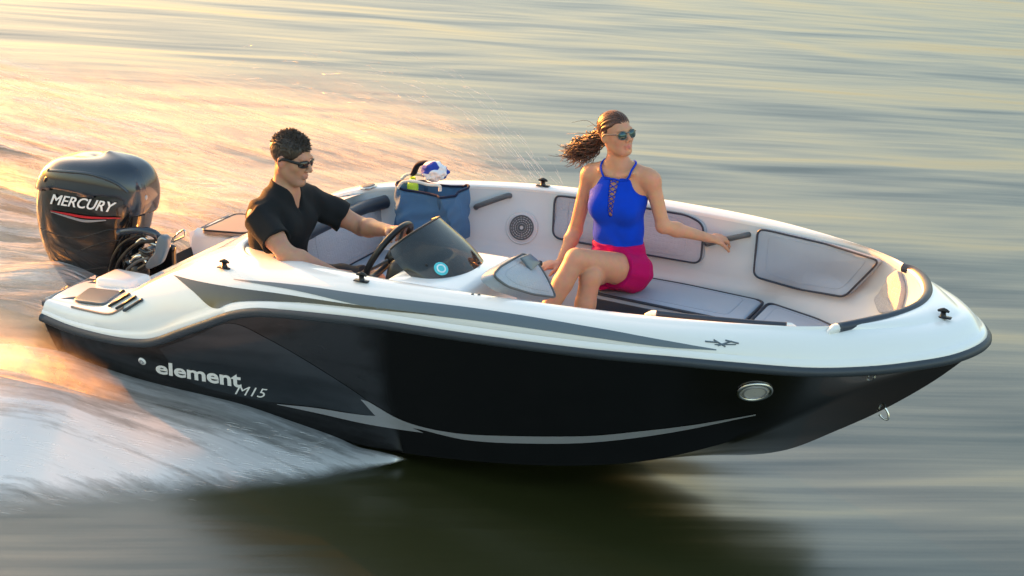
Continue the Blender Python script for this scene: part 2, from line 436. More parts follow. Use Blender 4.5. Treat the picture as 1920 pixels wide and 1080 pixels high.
# ---------------------------------------------------------------- graphics on the deck side and the hull
def decal(name, top, bot, m, bvh, parent, n=60, rows_=6, off=.003):
    return part(name, *ribbon_on(bvh, top, bot, n, rows_, off), m, parent)
decal('deck_stripe', [(438, 523.5), (560, 535), (700, 555), (904, 580), (1107, 613), (1240, 637), (1343, 655)], [(438, 524.5), (560, 546), (700, 577), (904, 603), (1107, 632), (1240, 650), (1343, 657)], MT['stripe'], DB, deck)
decal('deck_window', [(326, 516), (365, 526), (430, 538), (520, 550), (640, 568), (740, 581), (818, 590)], [(327, 517), (362, 546), (402, 578), (446, 566), (560, 567), (700, 580.5), (818, 591)], MT['panel'], DB, deck, 70)
decal('hull_swoosh', [(530, 760), (600, 766), (660, 773), (700, 778), (690, 752), (760, 790), (850, 811), (960, 817), (1100, 817), (1200, 808), (1300, 796), (1417, 776)][4:],
      [(676, 748), (720, 790), (790, 805), (880, 825), (1000, 831), (1120, 828), (1260, 810), (1417, 778)], MT['silver'], HB, hull, 80)
decal('hull_swoosh', [(520, 757), (590, 764), (660, 775), (700, 779), (716, 777)], [(520, 758), (600, 775), (680, 793), (745, 804), (795, 811)], MT['silver'], HB, hull, 40)
decal('hull_dark_panel', [(300, 652), (360, 632), (430, 606), (500, 634), (600, 692), (690, 752), (704, 775)], [(300, 655), (350, 712), (430, 738), (500, 752), (590, 762), (660, 774), (700, 779)], MT['dark_decal'], HB, hull, 60, 8, .002)  # dark grey panel on the aft hull side

def surface_text(body, quad, m, bvh, parent, name='lettering', bold=.0, shear=0, off=.004, fat=0.0):
    """letters on a surface: quad = pixels of the box corners tl, tr, br, bl"""
    V, F = text_mesh(body, 1, bold, shear)
    if fat: V, F = merge(*[(V+[dx, dy, 0], F) for dx, dy in ((-fat, -fat*.6), (fat, -fat*.6), (-fat, fat*.6), (fat, fat*.6), (0, 0))]); lift = np.repeat(np.arange(5)*.0004, len(V)//5)
    else: lift = np.zeros(len(V))
    lo, hi = V.min(0), V.max(0); uv = (V-lo)[:, :2]/(hi-lo)[:2]
    tl, tr_, br, bl = map(np.array, quad); out = []
    for (u, v), li in zip(uv, lift):
        p = (bl*(1-u)+br*u)*(1-v)+(tl*(1-u)+tr_*u)*v; h = hit(bvh, p[0], p[1], off+li); out.append(h[0])
    return part(name, out, F, m, parent, smooth=False)
surface_text('element', [(292, 676), (452, 698), (454, 727), (293, 699)], MT['white'], HB, hull, bold=.028)
surface_text('M15', [(443, 721), (502, 729), (500, 746), (441, 738)], MT['white'], HB, hull, bold=.0, shear=.3)
def disc_on(bvh, px, py, r, m, parent, name, th=.006, seg=28, ring_m=None):
    h = hit(bvh, px, py)
    while h is None: py += 2; h = hit(bvh, px, py)
    p, n = h; n = Vector(n.tolist()); q = np.array(n.to_track_quat('Z', 'Y').to_matrix()); rows = []
    for rr_, zz in ((r, 0), (r, th*.6), (r*.92, th), (r*.6, th*1.15), (r*.02, th*1.2)):
        a = np.linspace(0, 2*np.pi, seg, endpoint=False)
        rows.append(p+np.stack([rr_*np.cos(a), rr_*np.sin(a), np.full(seg, zz)], 1)@q.T)
    return part(name, *grid(rows, closed_v=True), m, parent), p, q
def ring_on(p, q, R, r, m, parent, name, z=0.004, n=32, seg=8):
    a = np.linspace(0, 2*np.pi, n, endpoint=False)
    return part(name, *tube(p+np.stack([R*np.cos(a), R*np.sin(a), np.full(n, z)], 1)@q.T, r, seg, closed=True), m, parent)
o, p, q = disc_on(HB, 267, 677, .022, MT['white'], hull, 'drain_fitting'); ring_on(p, q, .010, .004, MT['silver'], o, 'drain_hole', .008)
o, p, q = disc_on(HB, 1415, 733, .068, MT['pale'], hull, 'docking_light', .008); ring_on(p, q, .074, .010, MT['steel'], o, 'bezel'); ring_on(p, q, .052, .004, MT['silver'], o, 'lens_rim', .010)
# deck badge
for k, (x0, y0, x1, y1, r) in enumerate(((1322, 640, 1345, 642, .004), (1338, 637, 1360, 650, .004), (1346, 648, 1372, 640, .004), (1360, 638, 1385, 644, .004), (1340, 646, 1380, 646, .003))):
    a, b = hit(DB, x0, y0, .001)[0], hit(DB, x1, y1, .001)[0]
    part('badge_stroke', *tube([a, (a+b)/2, b], r, 6), MT['stripe'], deck)
for px, py in ((886, 552), (898, 553)): disc_on(DB, px, py, .007, MT['grey'], deck, 'snap_stud', .004, 12)
# bow eye
e = at(1650, 766, y=0.0); a = np.linspace(-2.2, 2.2, 20)
part('bow_eye', *tube([e+np.array([.035*math.cos(t)+.01, 0, -.045*math.cos(t)*.6+.03*math.sin(t)-.01]) for t in np.linspace(-1.9, 1.9, 18)], .006, 8), MT['steel'], boat)

# cleats: two-horned, folding type
def cleat(p, ang=0):
    p = np.asarray(p, float); R = rot('Z', ang)
    b = rbox((-.045, -.018, 0), (.045, .018, .008), .004, 1)
    st = tube([(0, 0, .004), (0, 0, .02), (0, 0, .034)], [.020, .014, .015], 10)
    hn = tube([(-.030, 0, .036), (-.015, 0, .041), (0, 0, .044), (.015, 0, .041), (.030, 0, .036)], [.006, .010, .012, .010, .006], 8)
    V, F = merge(b, st, hn); o = part('cleat', .88*V@R.T+p, F, MT['black'], boat)
for px, py in ((421, 503), (678, 528), (1768, 596)):
    p, n = hit(DB, px, py); cleat(p)
for px, py in ((655, 364), (1018, 346)):
    h = hit(DB, px, py+3)
    while h is None: py += 2; h = hit(DB, px, py+3)
    cleat(h[0])
# filler cap on the port quarter
o, p, q = disc_on(DB, 690, 351, .045, MT['grey'], deck, 'filler_cap', .012); ring_on(p, q, .045, .006, MT['steel'], o, 'cap_rim')

# ---------------------------------------------------------------- port wall: pads, handles, speaker
def wall_pad(name, pix, thick, m, parent, pipe, r=.07, puff=.012):
    H = []
    for x_, y_ in pix:
        h = hit(LB, x_, y_)
        while h is None or h[0][1] < 0: y_ += 2; h = hit(LB, x_, y_)
        H.append(h)
    P = [h[0] for h in H]; n = np.mean([h[1] for h in H], 0)
    return cushion(name, P, n, thick, m, parent, puff, r, pipe, drape=LB)
wall_pad('back_pad', [(1044, 366), (1060, 358), (1180, 372), (1296, 392), (1327, 420), (1320, 494), (1180, 470), (1040, 444)], .045, MT['quilt'], liner, MT['navy'], .05)
wall_pad('back_pad', [(1428, 428), (1448, 430), (1560, 452), (1658, 479), (1646, 502), (1592, 556), (1500, 540), (1420, 517)], .045, MT['vinyl'], liner, MT['navy'], .04)
def handle(px0, px1):
    a, na = hit(LB, *px0); b, nb = hit(LB, *px1); n = (na+nb)/2; n /= np.linalg.norm(n); ax = (b-a)
    P = spline([a+ax*.0, a+n*.028+ax*.04, a+n*.036+ax*.2, a+n*.036+ax*.8, a+n*.028+ax*.96, b], 24)
    return part('grab_handle', *tube(P, .0155, 10), MT['grey'], liner)
handle((893, 389), (956, 367)); handle((1328, 457), (1404, 440))
SP = hit(LB, 979, 427); n = Vector(SP[1].tolist()); q = np.array(n.to_track_quat('Z', 'Y').to_matrix())
sp, p, q = disc_on(LB, 979, 427, .088, MT['pale'], liner, 'speaker', .010, 40)
ring_on(p, q, .088, .006, MT['liner'], sp, 'speaker_rim', .004, 40)
for R_k, r_k in ((.066, .005), (.054, .004), (.042, .004), (.030, .004), (.016, .006)): ring_on(p, q, R_k, r_k, MT['grey'], sp, 'grille_ring', .012, 36, 6)
for k in range(20):
    a = 2*math.pi*k/20; V, F = tube([p+q@np.array([rr_*math.cos(a), rr_*math.sin(a), .0125]) for rr_ in (.016, .04, .066)], .0022, 5); part('grille_bar', V, F, MT['grey'], sp)
# wall pocket line behind the bag
# grab rails along the coaming
def coam_rail(pts, r, name, m, ends=2):
    P = spline(pts, 50); o = part(name, *tube(P, r, 12), m, boat)
    if ends:
        for e_, d_ in ((P[0], P[0]-P[3]), (P[-1], P[-1]-P[-4]))[:ends]:
            d_ = d_/np.linalg.norm(d_); part('rail_end', *tube([e_-d_*.004, e_+d_*.02, e_+d_*.045+[0, 0, -.012], e_+d_*.055+[0, 0, -.035]], [r*.98, r*.9, r*.6, r*.25], 10), MT['gel'], o)
    return o
ci = [int(np.argmin(np.abs(coam[:, 0]-x))) for x in (3.36, 3.5, 3.65, 3.8, 3.92)]
coam_rail([stb(coam[i:i+1])[0]+np.array([0, .035, .004]) for i in ci], .014, 'side_rail', MT['navy'])
ang = [at(1570, 612, z=1.035), at(1620, 602, z=1.035), at(1680, 588, z=1.03), at(1722, 570, z=1.03), at(1740, 548, z=1.03), at(1735, 524, z=1.03), at(1716, 506, z=1.03), at(1694, 499, z=1.03)]
coam_rail([p_+np.array([0, 0, -.008]) for p_ in ang], .023, 'bow_bolster', MT['navy'], 1)
# bow backrest pads inside the stem
wall_pad('bow_pad', [(1644, 560), (1672, 520), (1690, 506), (1700, 540), (1690, 586), (1655, 590)], .03, MT['quilt'], liner, None, .03)
for px, py in ((1598, 451), (1611, 454), (1625, 459)):
    h = hit(DB, px, py+2)
    if h is not None: part('snap_stud', *ball(h[0], .008, 8, 5), MT['steel'], deck)

# ---------------------------------------------------------------- seats
def box_part(name, lo, hi, m, parent=boat, bev=.03, taper=None):
    V, F = rbox(lo, hi, bev, 3, taper); return part(name, inside(V, .05), F, m, parent)
SZ = .68
base = part('bench_base', *slab(rounded([(2.60, .36, .32), (3.46, .28, .32), (3.80, .12, .32), (4.02, .10, .32), (4.02, .42, .32), (3.80, .56, .32), (3.40, .74, .32), (2.60, .78, .32)], .05), (0, 0, 1), .27, 0), MT['liner'], boat)
c1 = [(2.60, .34, .585), (3.46, .255, .585), (3.46, .635, .585), (3.0, .70, .585), (2.60, .72, .585)]
c2 = [(3.475, .255, .585), (3.72, .16, .585), (3.93, .06, .585), (3.95, .38, .585), (3.78, .50, .585), (3.475, .632, .585)]
for c in (c1, c2):
    cushion('bench_cushion', c, (0, 0, 1), .095, MT['vinyl'], boat, .014, .05, MT['navy'], pr=.008)
    O = rounded(np.array(c), .05); ctr = O.mean(0); part('bench_fascia', *slab(ctr+(O-ctr)*1.012, (0, 0, 1), .072, 0, 2), MT['navy'], boat)
# starboard bow lounge
cushion('lounge_cushion', [(2.62, -.30, .53), (3.5, -.28, .53), (3.5, -.62, .53), (2.62, -.74, .53)], (0, 0, 1), .10, MT['pale'], boat, .012, .05, MT['navy'])
box_part('lounge_base', (2.56, -.74, .31), (3.5, -.32, .55), MT['liner'], bev=.02)
# aft bench
box_part('aft_bench_base', (1.08, -.20, .31), (1.50, .72, .53), MT['liner'], bev=.02)
cushion('aft_bench_cushion', [(1.10, -.20, .53), (1.56, -.20, .53), (1.60, .70, .53), (1.14, .70, .53)], (0, 0, 1), .11, MT['quilt'], boat, .012, .05, MT['vinyl'])
cushion('aft_bench_apron', [(1.585, -.20, .36), (1.615, .70, .36), (1.62, .70, .60), (1.59, -.20, .60)], (1, 0, .1), .03, MT['pale'], boat, .004, .04)
cushion('aft_backrest', [(1.14, -.20, .63), (1.16, .68, .63), (1.09, .66, .90), (1.07, -.18, .90)], (1, 0, .22), .09, MT['quilt'], boat, .014, .06, MT['navy'])
P = spline([(1.14, -.16, .895), (1.15, .2, .895), (1.17, .50, .895), (1.22, .64, .90)], 20); part('backrest_bolster', *tube(P, .038, 12), MT['navy'], boat)
cushion('side_backrest', [(1.22, .735, .70), (1.62, .80, .70), (1.64, .83, .95), (1.26, .745, .95)], (.15, -1, .1), .05, MT['quilt'], boat, .01, .05, MT['navy'])
# helm seat under the driver
box_part('helm_seat_base', (1.10, -.72, .31), (1.50, -.26, .56), MT['liner'], bev=.03)
cushion('helm_seat_cushion', [(1.06, -.76, .55), (1.54, -.74, .55), (1.54, -.26, .55), (1.06, -.25, .55)], (0, 0, 1), .10, MT['quilt'], boat, .014, .07, MT['navy'])
hb = [(1.12, -.27, .80), (1.075, -.40, .80), (1.06, -.52, .80), (1.09, -.66, .80), (1.20, -.775, .80), (1.36, -.80, .80)]
for zz, rr_, mm in ((.955, .035, MT['gel']), (.84, .06, MT['quilt'])):
    P = spline(np.array(hb)+[-.005, 0, zz-.80], 30); part('helm_backrest' if mm is MT['quilt'] else 'seat_rim', *tube(P, rr_, 12, flat=((0, 0, 1), 2.0 if mm is MT['quilt'] else .8)), mm, boat)

# ---------------------------------------------------------------- helm console
V, F = merge(rbox((2.02, -.935, .32), (2.47, -.28, 1.030), .06, 4), rbox((1.95, -.85, .40), (2.10, -.30, .97), .05, 3))
con = part('helm_console', inside(V, .06), F, MT['gel'], boat)
sharp(con, 60)
part('dash_pod', *rbox((1.93, -.76, .88), (2.18, -.34, 1.055), .045, 4, (.8, .86)), MT['black'], con)
for k, yy in enumerate((-.63, -.50)):
    V, F = tube([(1.945, yy, .985), (1.935, yy, .99), (1.93, yy, .992)], [.042, .042, .038], 20); part('gauge', V, F, MT['grey'], con)
# windscreen: a wrapped tinted acrylic sheet
wm = bpy.data.materials.new('tinted_acrylic'); wm.use_nodes = True
b = wm.node_tree.nodes['Principled BSDF']; b.inputs['Base Color'].default_value = (.030, .034, .036, 1); b.inputs['Roughness'].default_value = .04
b.inputs['Alpha'].default_value = .80; b.inputs['Coat Weight'].default_value = .4; b.inputs['Coat Roughness'].default_value = .02
wb = spline([(2.14, -.825, 1.03), (2.22, -.815, 1.03), (2.29, -.765, 1.03), (2.34, -.67, 1.03), (2.355, -.56, 1.03), (2.34, -.45, 1.03), (2.27, -.37, 1.03), (2.15, -.335, 1.03)], 44)
wt = spline([(2.00, -.775, 1.130), (2.03, -.762, 1.160), (2.065, -.725, 1.192), (2.095, -.65, 1.216), (2.105, -.55, 1.224), (2.095, -.45, 1.218), (2.065, -.39, 1.20), (2.01, -.36, 1.17)], 44)
rows = []
for t in np.linspace(0, 1, 12):
    P = wb*(1-t)+wt*t; ctr = np.array([2.15, -.57, 0]); o_ = P-ctr; o_[:, 2] = 0; P = P+o_*(.16*math.sin(math.pi*t)*.55); rows.append(P)
inner = [r_+(np.array([2.15, -.57, 1.05])-r_)*.02 for r_ in rows]
V, F = merge(grid(rows), grid([r_ for r_ in inner[::-1]]), grid([rows[-1], inner[-1]]), grid([[r_[0] for r_ in rows], [r_[0] for r_ in inner]]), grid([[r_[-1] for r_ in rows], [r_[-1] for r_ in inner]]))
ws = part('windscreen', V, F, wm, boat); WB = bvh_of(ws)
part('windscreen_trim', *tube(wt, .005, 6), MT['black'], ws)
st, p, q = disc_on(WB, 827, 504, .036, MT['teal'], ws, 'round_sticker', .002, 24)
ring_on(p, q, .020, .004, mat('sticker_print', (.75, .85, .88), .5), st, 'sticker_ring', .003)
for px, py in ((872, 514), (898, 493), (800, 497)):
    h = hit(WB, px, py, .002)
    if h: part('screen_bolt', *ball(h[0], .007, 8, 5), MT['black'], ws)
# steering wheel
WC = np.array([1.845, -.50, 1.02]); wn = np.array([-.86, 0, .51]); wu = np.array([.51, 0, .86]); wv = np.array([0, 1.0, 0])
sw = part('steering_wheel', *tube([WC+.168*(math.cos(a)*wv+math.sin(a)*wu) for a in np.linspace(0, 2*np.pi, 48, endpoint=False)], .0165, 12, closed=True), MT['black'], boat)
for a in (90, 210, 330):
    d = math.cos(math.radians(a))*wv+math.sin(math.radians(a))*wu
    part('spoke', *tube([WC-wn*.035+d*.03, WC-wn*.02+d*.09, WC+d*.16], [.018, .014, .012], 8, flat=(wn, .5)), MT['grey'], sw)
part('hub', *tube([WC-wn*.05, WC-wn*.03, WC-wn*.012, WC-wn*.008], [.05, .05, .045, .03], 16), MT['black'], sw)
part('steering_column', *tube([WC-wn*.05, WC-wn*.16], [.03, .035], 12), MT['black'], con)
# backrest pad on the front of the console
bp_ = [at(898, 524, x=2.56), at(913, 507, x=2.54), at(958, 482, x=2.50), at(985, 500, x=2.55), at(1003, 530, x=2.62), at(1020, 566, x=2.68), at(975, 560, x=2.66), at(925, 545, x=2.61)]
cushion('lounge_backrest', bp_, (1, .1, .45), .075, MT['quilt'], boat, .03, .04, MT['grey'])
o_ = [at(945, 490, x=2.54), at(962, 483, x=2.535), at(982, 500, x=2.575), at(965, 515, x=2.585)]
cushion('lounge_headrest', np.array(o_)+np.array([.078, 0, .03]), (1, .1, .45), .012, MT['stripe'], boat, .004, .01)
part('lounge_hinge', *tube(spline([at(972, 483, x=2.56), at(985, 500, x=2.60), at(998, 515, x=2.63), at(1004, 532, x=2.66)], 12), .014, 8), MT['black'], boat)
part('lounge_hinge', *tube(spline([at(992, 505, x=2.60), at(1000, 497, x=2.58), at(1012, 494, x=2.58)], 12), .016, 8), MT['black'], boat)

# ---------------------------------------------------------------- outboard motor
eng = thing('outboard_motor', 'black outboard motor with white lettering clamped to the stern of the boat', 'outboard motor', (-.10, 0, .30))
LV = [(.34, -.36, -.03, .105), (.40, -.41, -.015, .135), (.48, -.462, .005, .158), (.56, -.50, .025, .172), (.65, -.53, .05, .182), (.74, -.55, .075, .188), (.82, -.557, .09, .190), (.88, -.555, .105, .190),
      (.94, -.545, .112, .187), (1.0, -.525, .105, .181), (1.05, -.495, .088, .170), (1.09, -.455, .058, .154), (1.115, -.41, .02, .132), (1.132, -.35, -.03, .10), (1.140, -.29, -.09, .06), (1.143, -.22, -.16, .02), (1.1435, -.195, -.185, .004)]
LV = [(z, x0-.045*min(1, (z-.30)/.3), x1, w) for z, x0, x1, w in LV]; LV = spline(LV, 60); SEG = 56
def cowl_ring(l, grow=0.0):
    z, x0, x1, w = l; cx, a = (x0+x1)/2, (x1-x0)/2+grow; w = w+grow; ang = np.linspace(0, 2*np.pi, SEG, endpoint=False); c, s = np.cos(ang), np.sin(ang); e = 2/3.7
    x = np.sign(c)*np.abs(c)**e*a; y = np.sign(s)*np.abs(s)**e*w
    y = y*(1-.22*np.clip(x/a, 0, 1)**2-.10*np.clip(-x/a, 0, 1)**2)          # narrower nose and tail
    return np.stack([cx+x, y, np.full(SEG, z)+.03*(x/a)*(z > .3)], 1)
TILT = rot('Y', 5)
def tl(V): return (np.asarray(V)-[-.1, 0, .5])@TILT.T+[-.175, 0, .475]
rows = [cowl_ring(l) for l in LV]; V, F = grid(rows, closed_v=True)
F.append(list(range(SEG))[::-1]); F.append([len(V)-SEG+i for i in range(SEG)])
def seam(x): return .952+.055*np.clip((x+.2)/.3, 0, 1)-.13*np.clip((x-.02)/.05, 0, 1)-.05*np.clip((-.42-x)/.1, 0, 1)
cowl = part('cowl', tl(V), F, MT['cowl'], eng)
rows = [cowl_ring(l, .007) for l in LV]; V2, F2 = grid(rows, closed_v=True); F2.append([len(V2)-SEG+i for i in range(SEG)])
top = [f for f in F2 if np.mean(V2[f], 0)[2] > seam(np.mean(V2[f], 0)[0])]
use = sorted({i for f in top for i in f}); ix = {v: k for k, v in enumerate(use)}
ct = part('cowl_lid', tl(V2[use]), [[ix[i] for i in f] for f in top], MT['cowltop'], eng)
so = ct.modifiers.new('shell', 'SOLIDIFY'); so.thickness = .009; so.offset = -1
EB = bvh_of(cowl); TB = bvh_of(ct)
# moulded ridge along the lid, air intake at the back
def on_engine(pts, n, off): return np.array([hit_near(TB, *p, off, -.18)[0] for p in spline(pts, n)])
part('lid_ridge', *tube(on_engine([(92, 320), (120, 322), (170, 327), (215, 342), (240, 360)], 24, .001), .013, 8), MT['cowltop'], ct)
part('air_intake', *tube(on_engine([(84, 343), (92, 332), (104, 326), (116, 326)], 10, .0), [.006, .016, .018, .006, .006, .006, .006, .006, .006, .004], 8), MT['black'], ct)
def eng_ribbon(name, top, bot, m, n=30, r=4, parent=cowl):
    return part(name, *ribbon_on(EB, top, bot, n, r, .0095), m, parent)
surface_text('MERCURY', [(99, 363), (220, 379), (213, 398), (96, 382)], MT['white'], EB, cowl, bold=.0, shear=.2, off=.0095, fat=.022)
eng_ribbon('side_flash', [(97, 394), (130, 399), (170, 405), (226, 407)], [(97, 395), (130, 403), (168, 409), (226, 409)], MT['red'])
eng_ribbon('side_flash', [(97, 396), (130, 404), (160, 411), (200, 411)], [(97, 397), (130, 408), (162, 416), (200, 413)], MT['silver'])
h = hit_near(TB, 272, 370, .004, -.12)
part('emblem', *ball(h[0], (.012, .012, .016), 12, 8), MT['silver'], ct)
part('warning_label', *ribbon_on(TB, [(252, 394), (261, 391), (271, 389)], [(250, 410), (261, 407), (272, 404)], 8, 4, .003), MT['orange'], ct)
# seam creases on the lower cowl
for pts in ([(76, 428), (110, 441), (150, 446), (200, 432), (235, 428)], [(120, 468), (140, 492), (160, 505), (200, 500)], [(150, 470), (190, 456), (225, 450)]):
    P = np.array([hit_near(EB, *p, -.001, -.18)[0] for p in spline(pts, 20)]); part('moulding_line', *tube(P, .004, 6), MT['black'], cowl)
# leg, clamp bracket, hoses
part('leg', *merge(tube([(-.22, 0, .40), (-.23, 0, .1), (-.24, 0, -.30)], [.12, .075, .06], 14, flat=((0, 1, 0), .55)), rbox((-.46, -.10, -.06), (-.04, .10, -.045), .006, 1), tube([(-.42, 0, -.34), (-.36, 0, -.34), (-.2, 0, -.34), (-.08, 0, -.34), (-.02, 0, -.34)], [.03, .05, .055, .04, .012], 12)), MT['cowl'], eng)
br = part('clamp_bracket', *merge(rbox((-.03, -.15, .34), (.14, -.11, .62), .015, 2), rbox((-.03, .11, .34), (.14, .15, .62), .015, 2), tube([(.04, -.17, .60), (.04, .17, .60)], .028, 12)), MT['cowl'], eng)
part('swivel_cover', *slab(rounded([at(303, 437, y=-.17), at(318, 440, y=-.17), at(322, 455, y=-.17), at(308, 492, y=-.17), at(283, 503, y=-.17), at(276, 496, y=-.17), at(296, 470, y=-.17)], .03), (.25, -1, .1), .06, .012), MT['stripe'], eng)
part('steering_arm', *tube(spline([at(222, 436, y=-.18), at(255, 432, y=-.18), at(285, 436, y=-.16), at(300, 448, y=-.14)], 12), [.02]*6+[.024]*6, 10), MT['cowltop'], eng)
for pts, r, m in (([(205, 510), (213, 480), (228, 458), (250, 445), (270, 440)], .009, MT['black']), ([(216, 514), (224, 490), (240, 470), (262, 455), (290, 452)], .011, MT['black']),
                  ([(256, 456), (268, 447), (282, 455), (300, 462)], .010, MT['steel']), ([(246, 490), (256, 482), (268, 480), (276, 492)], .014, MT['steel']), ([(228, 520), (246, 512), (262, 505), (276, 496)], .016, MT['black']),
                  ([(238, 506), (250, 496), (262, 488), (280, 484)], .010, MT['grey']), ([(262, 468), (276, 474), (290, 470)], .012, MT['cowl']), ([(226, 521), (238, 515), (250, 514)], .010, MT['steel'])):
    P = spline([at(a, b, y=-.19+.02*random.Random(a).random()) for a, b in pts], 18); part('hose' if r < .0115 else 'linkage', *tube(P, r, 8), m, eng)
for px_, r_ in (((262, 508), (.06, .05, .05)), ((274, 478), (.04, .035, .04))): part('tilt_ram', *ball(at(*px_, y=-.155), r_), MT['black'], eng)

# ---------------------------------------------------------------- tote bag and what sticks out of it
def fabric(name, col, sc_=500, strength=.25):
    m = mat(name, col, .85, noise=.18, nscale=18, bump=strength, bscale=sc_, sheen=.02, spec=.2); return m
B0 = at(795, 425, y=.62)
bag = thing('tote_bag', 'large dark blue fabric tote bag standing on the aft seat by the port wall', 'bag', (1.47, .60, .64))
bagm = fabric('blue_canvas', (.065, .145, .27))
rows = []
TL, TR = at(738, 352, y=.50), at(826, 362, y=.50); BL, BR = at(738, 428, y=.50), at(820, 432, y=.50); FR = at(862, 345, y=.74)
dx = np.array([FR[0]-TR[0], .24, 0])
for t in np.linspace(0, 1, 14):
    z = BL[2]-.04+(TL[2]-BL[2]+.04)*t; x0 = TL[0]+.0*t; x1 = TR[0]; w = .11+.012*math.sin(3*t); row = []
    for a in np.linspace(0, 2*math.pi, 56, endpoint=False):
        c, s = math.cos(a), math.sin(a); ex = .45
        x = (x0+x1)/2+.045+np.sign(c)*abs(c)**ex*((x1-x0)/2+.045)*(1+.05*math.sin(math.pi*t)); y = .60+np.sign(s)*abs(s)**ex*w
        y += .014*math.sin(5*a+4*t)+.009*math.sin(9*a-9*t+2*math.sin(6*t)); x += .010*math.sin(7*a+6*t)
        row.append((x, y, z+.012*t*math.sin(2*a+1)))
    rows.append(row)
rim = np.array(rows[-1]); rows.append(list(rim+(rim.mean(0)-rim)*.05+[0, 0, -.01])); rows.append(list(rim+(rim.mean(0)-rim)*.08+[0, 0, -.07]))
rows.append(list(rim*0+rim.mean(0)+[0, 0, -.06]))
part('bag_body', *grid(rows, closed_v=True), bagm, bag)
part('rim_trim', *tube(rim+[0, 0, .004], .007, 6, closed=True), fabric('navy_trim', (.012, .02, .05)), bag)
rope = fabric('white_rope', (.75, .73, .68), 900, .6)
part('handle', *tube(spline([at(746, 352, y=.48), at(756, 341, y=.475), at(778, 340, y=.47), at(802, 346, y=.47), at(823, 348, y=.475), at(825, 358, y=.48)], 30), .009, 8), rope, bag)
part('handle', *tube(spline([at(752, 336, y=.70), at(765, 327, y=.71), at(790, 328, y=.71), at(815, 338, y=.70)], 30), .009, 8), rope, bag)
def crumple(c, r, seed, R=24, S=36, amp=.28):
    rnd = random.Random(seed); w = [(rnd.uniform(-5, 5), rnd.uniform(-5, 5), rnd.uniform(-5, 5), rnd.uniform(0, 6)) for _ in range(9)]
    V, F = ball((0, 0, 0), 1, S, R); out = []
    for v in V:
        d = sum(abs(math.sin(a*v[0]+b*v[1]+c_*v[2]+e)) for a, b, c_, e in w)/9-.64
        out.append(np.array(c)+v*np.array(r)*(1+amp*3*d))
    return np.array(out), F
tm = mat('blue_white_towel', (.75, .76, .80), .9, bump=.5, bscale=300)
t = tm.node_tree; bs = t.nodes['Principled BSDF']; tc = t.nodes['Texture Coordinate']; nz = t.nodes.new('ShaderNodeTexNoise'); nz.inputs['Scale'].default_value = 9; nz.inputs['Detail'].default_value = 1
t.links.new(tc.outputs['Object'], nz.inputs['Vector']); cr = t.nodes.new('ShaderNodeValToRGB'); cr.color_ramp.interpolation = 'CONSTANT'
cr.color_ramp.elements[0].color = (.02, .05, .35, 1); cr.color_ramp.elements[1].color = (.72, .75, .82, 1); cr.color_ramp.elements[1].position = .47
t.links.new(nz.outputs['Fac'], cr.inputs[0]); t.links.new(cr.outputs[0], bs.inputs['Base Color'])
def single(name, V, F, m, label, cat, base):
    o = thing(name, label, cat, base); bpy.data.objects.remove(o)
    me = bpy.data.meshes.new(name); V = np.asarray(V)-np.array(base); me.from_pydata(V.tolist(), [], [list(map(int, f)) for f in F]); me.update()
    me.polygons.foreach_set('use_smooth', [True]*len(me.polygons)); me.materials.append(m)
    o = bpy.data.objects.new(name, me); COL.objects.link(o); o.matrix_world = BOAT @ Matrix.Translation(base); o['label'] = label; o['category'] = cat; BASE[o.name] = np.array(base, float)
    return o
c = at(816, 321, y=.60); single('beach_towel', *crumple(c, (.075, .06, .055), 5), tm, 'crumpled blue and white beach towel poking out of the tote bag', 'towel', tuple(c-[0, 0, .05]))
c = at(774, 334, y=.60); single('sunscreen_bottle', *merge(tube([c+[0, 0, -.15], c+[0, 0, -.04], c+[0, 0, -.012], c+[0, 0, -.006]], [.030, .032, .024, .016], 14), tube([c+[0, 0, -.006], c+[0, 0, .008]], [.016, .014], 12)), mat('lime_plastic', (.55, .75, .05), .4), 'small lime green bottle standing in the tote bag', 'bottle', tuple(c-[0, 0, .12]))
c = at(793, 310, y=.66); single('sun_visor', *merge(tube(spline([c+[-.06, 0, -.06], c+[-.03, 0, .0], c+[.02, 0, .015], c+[.06, -.02, -.01]], 14), [.014]*14, 8, flat=((0, 1, 0), 2.2))), fabric('black_cloth', (.012, .014, .03)), 'black cloth band lying over the towel in the tote bag', 'visor', tuple(c-[0, 0, .06]))

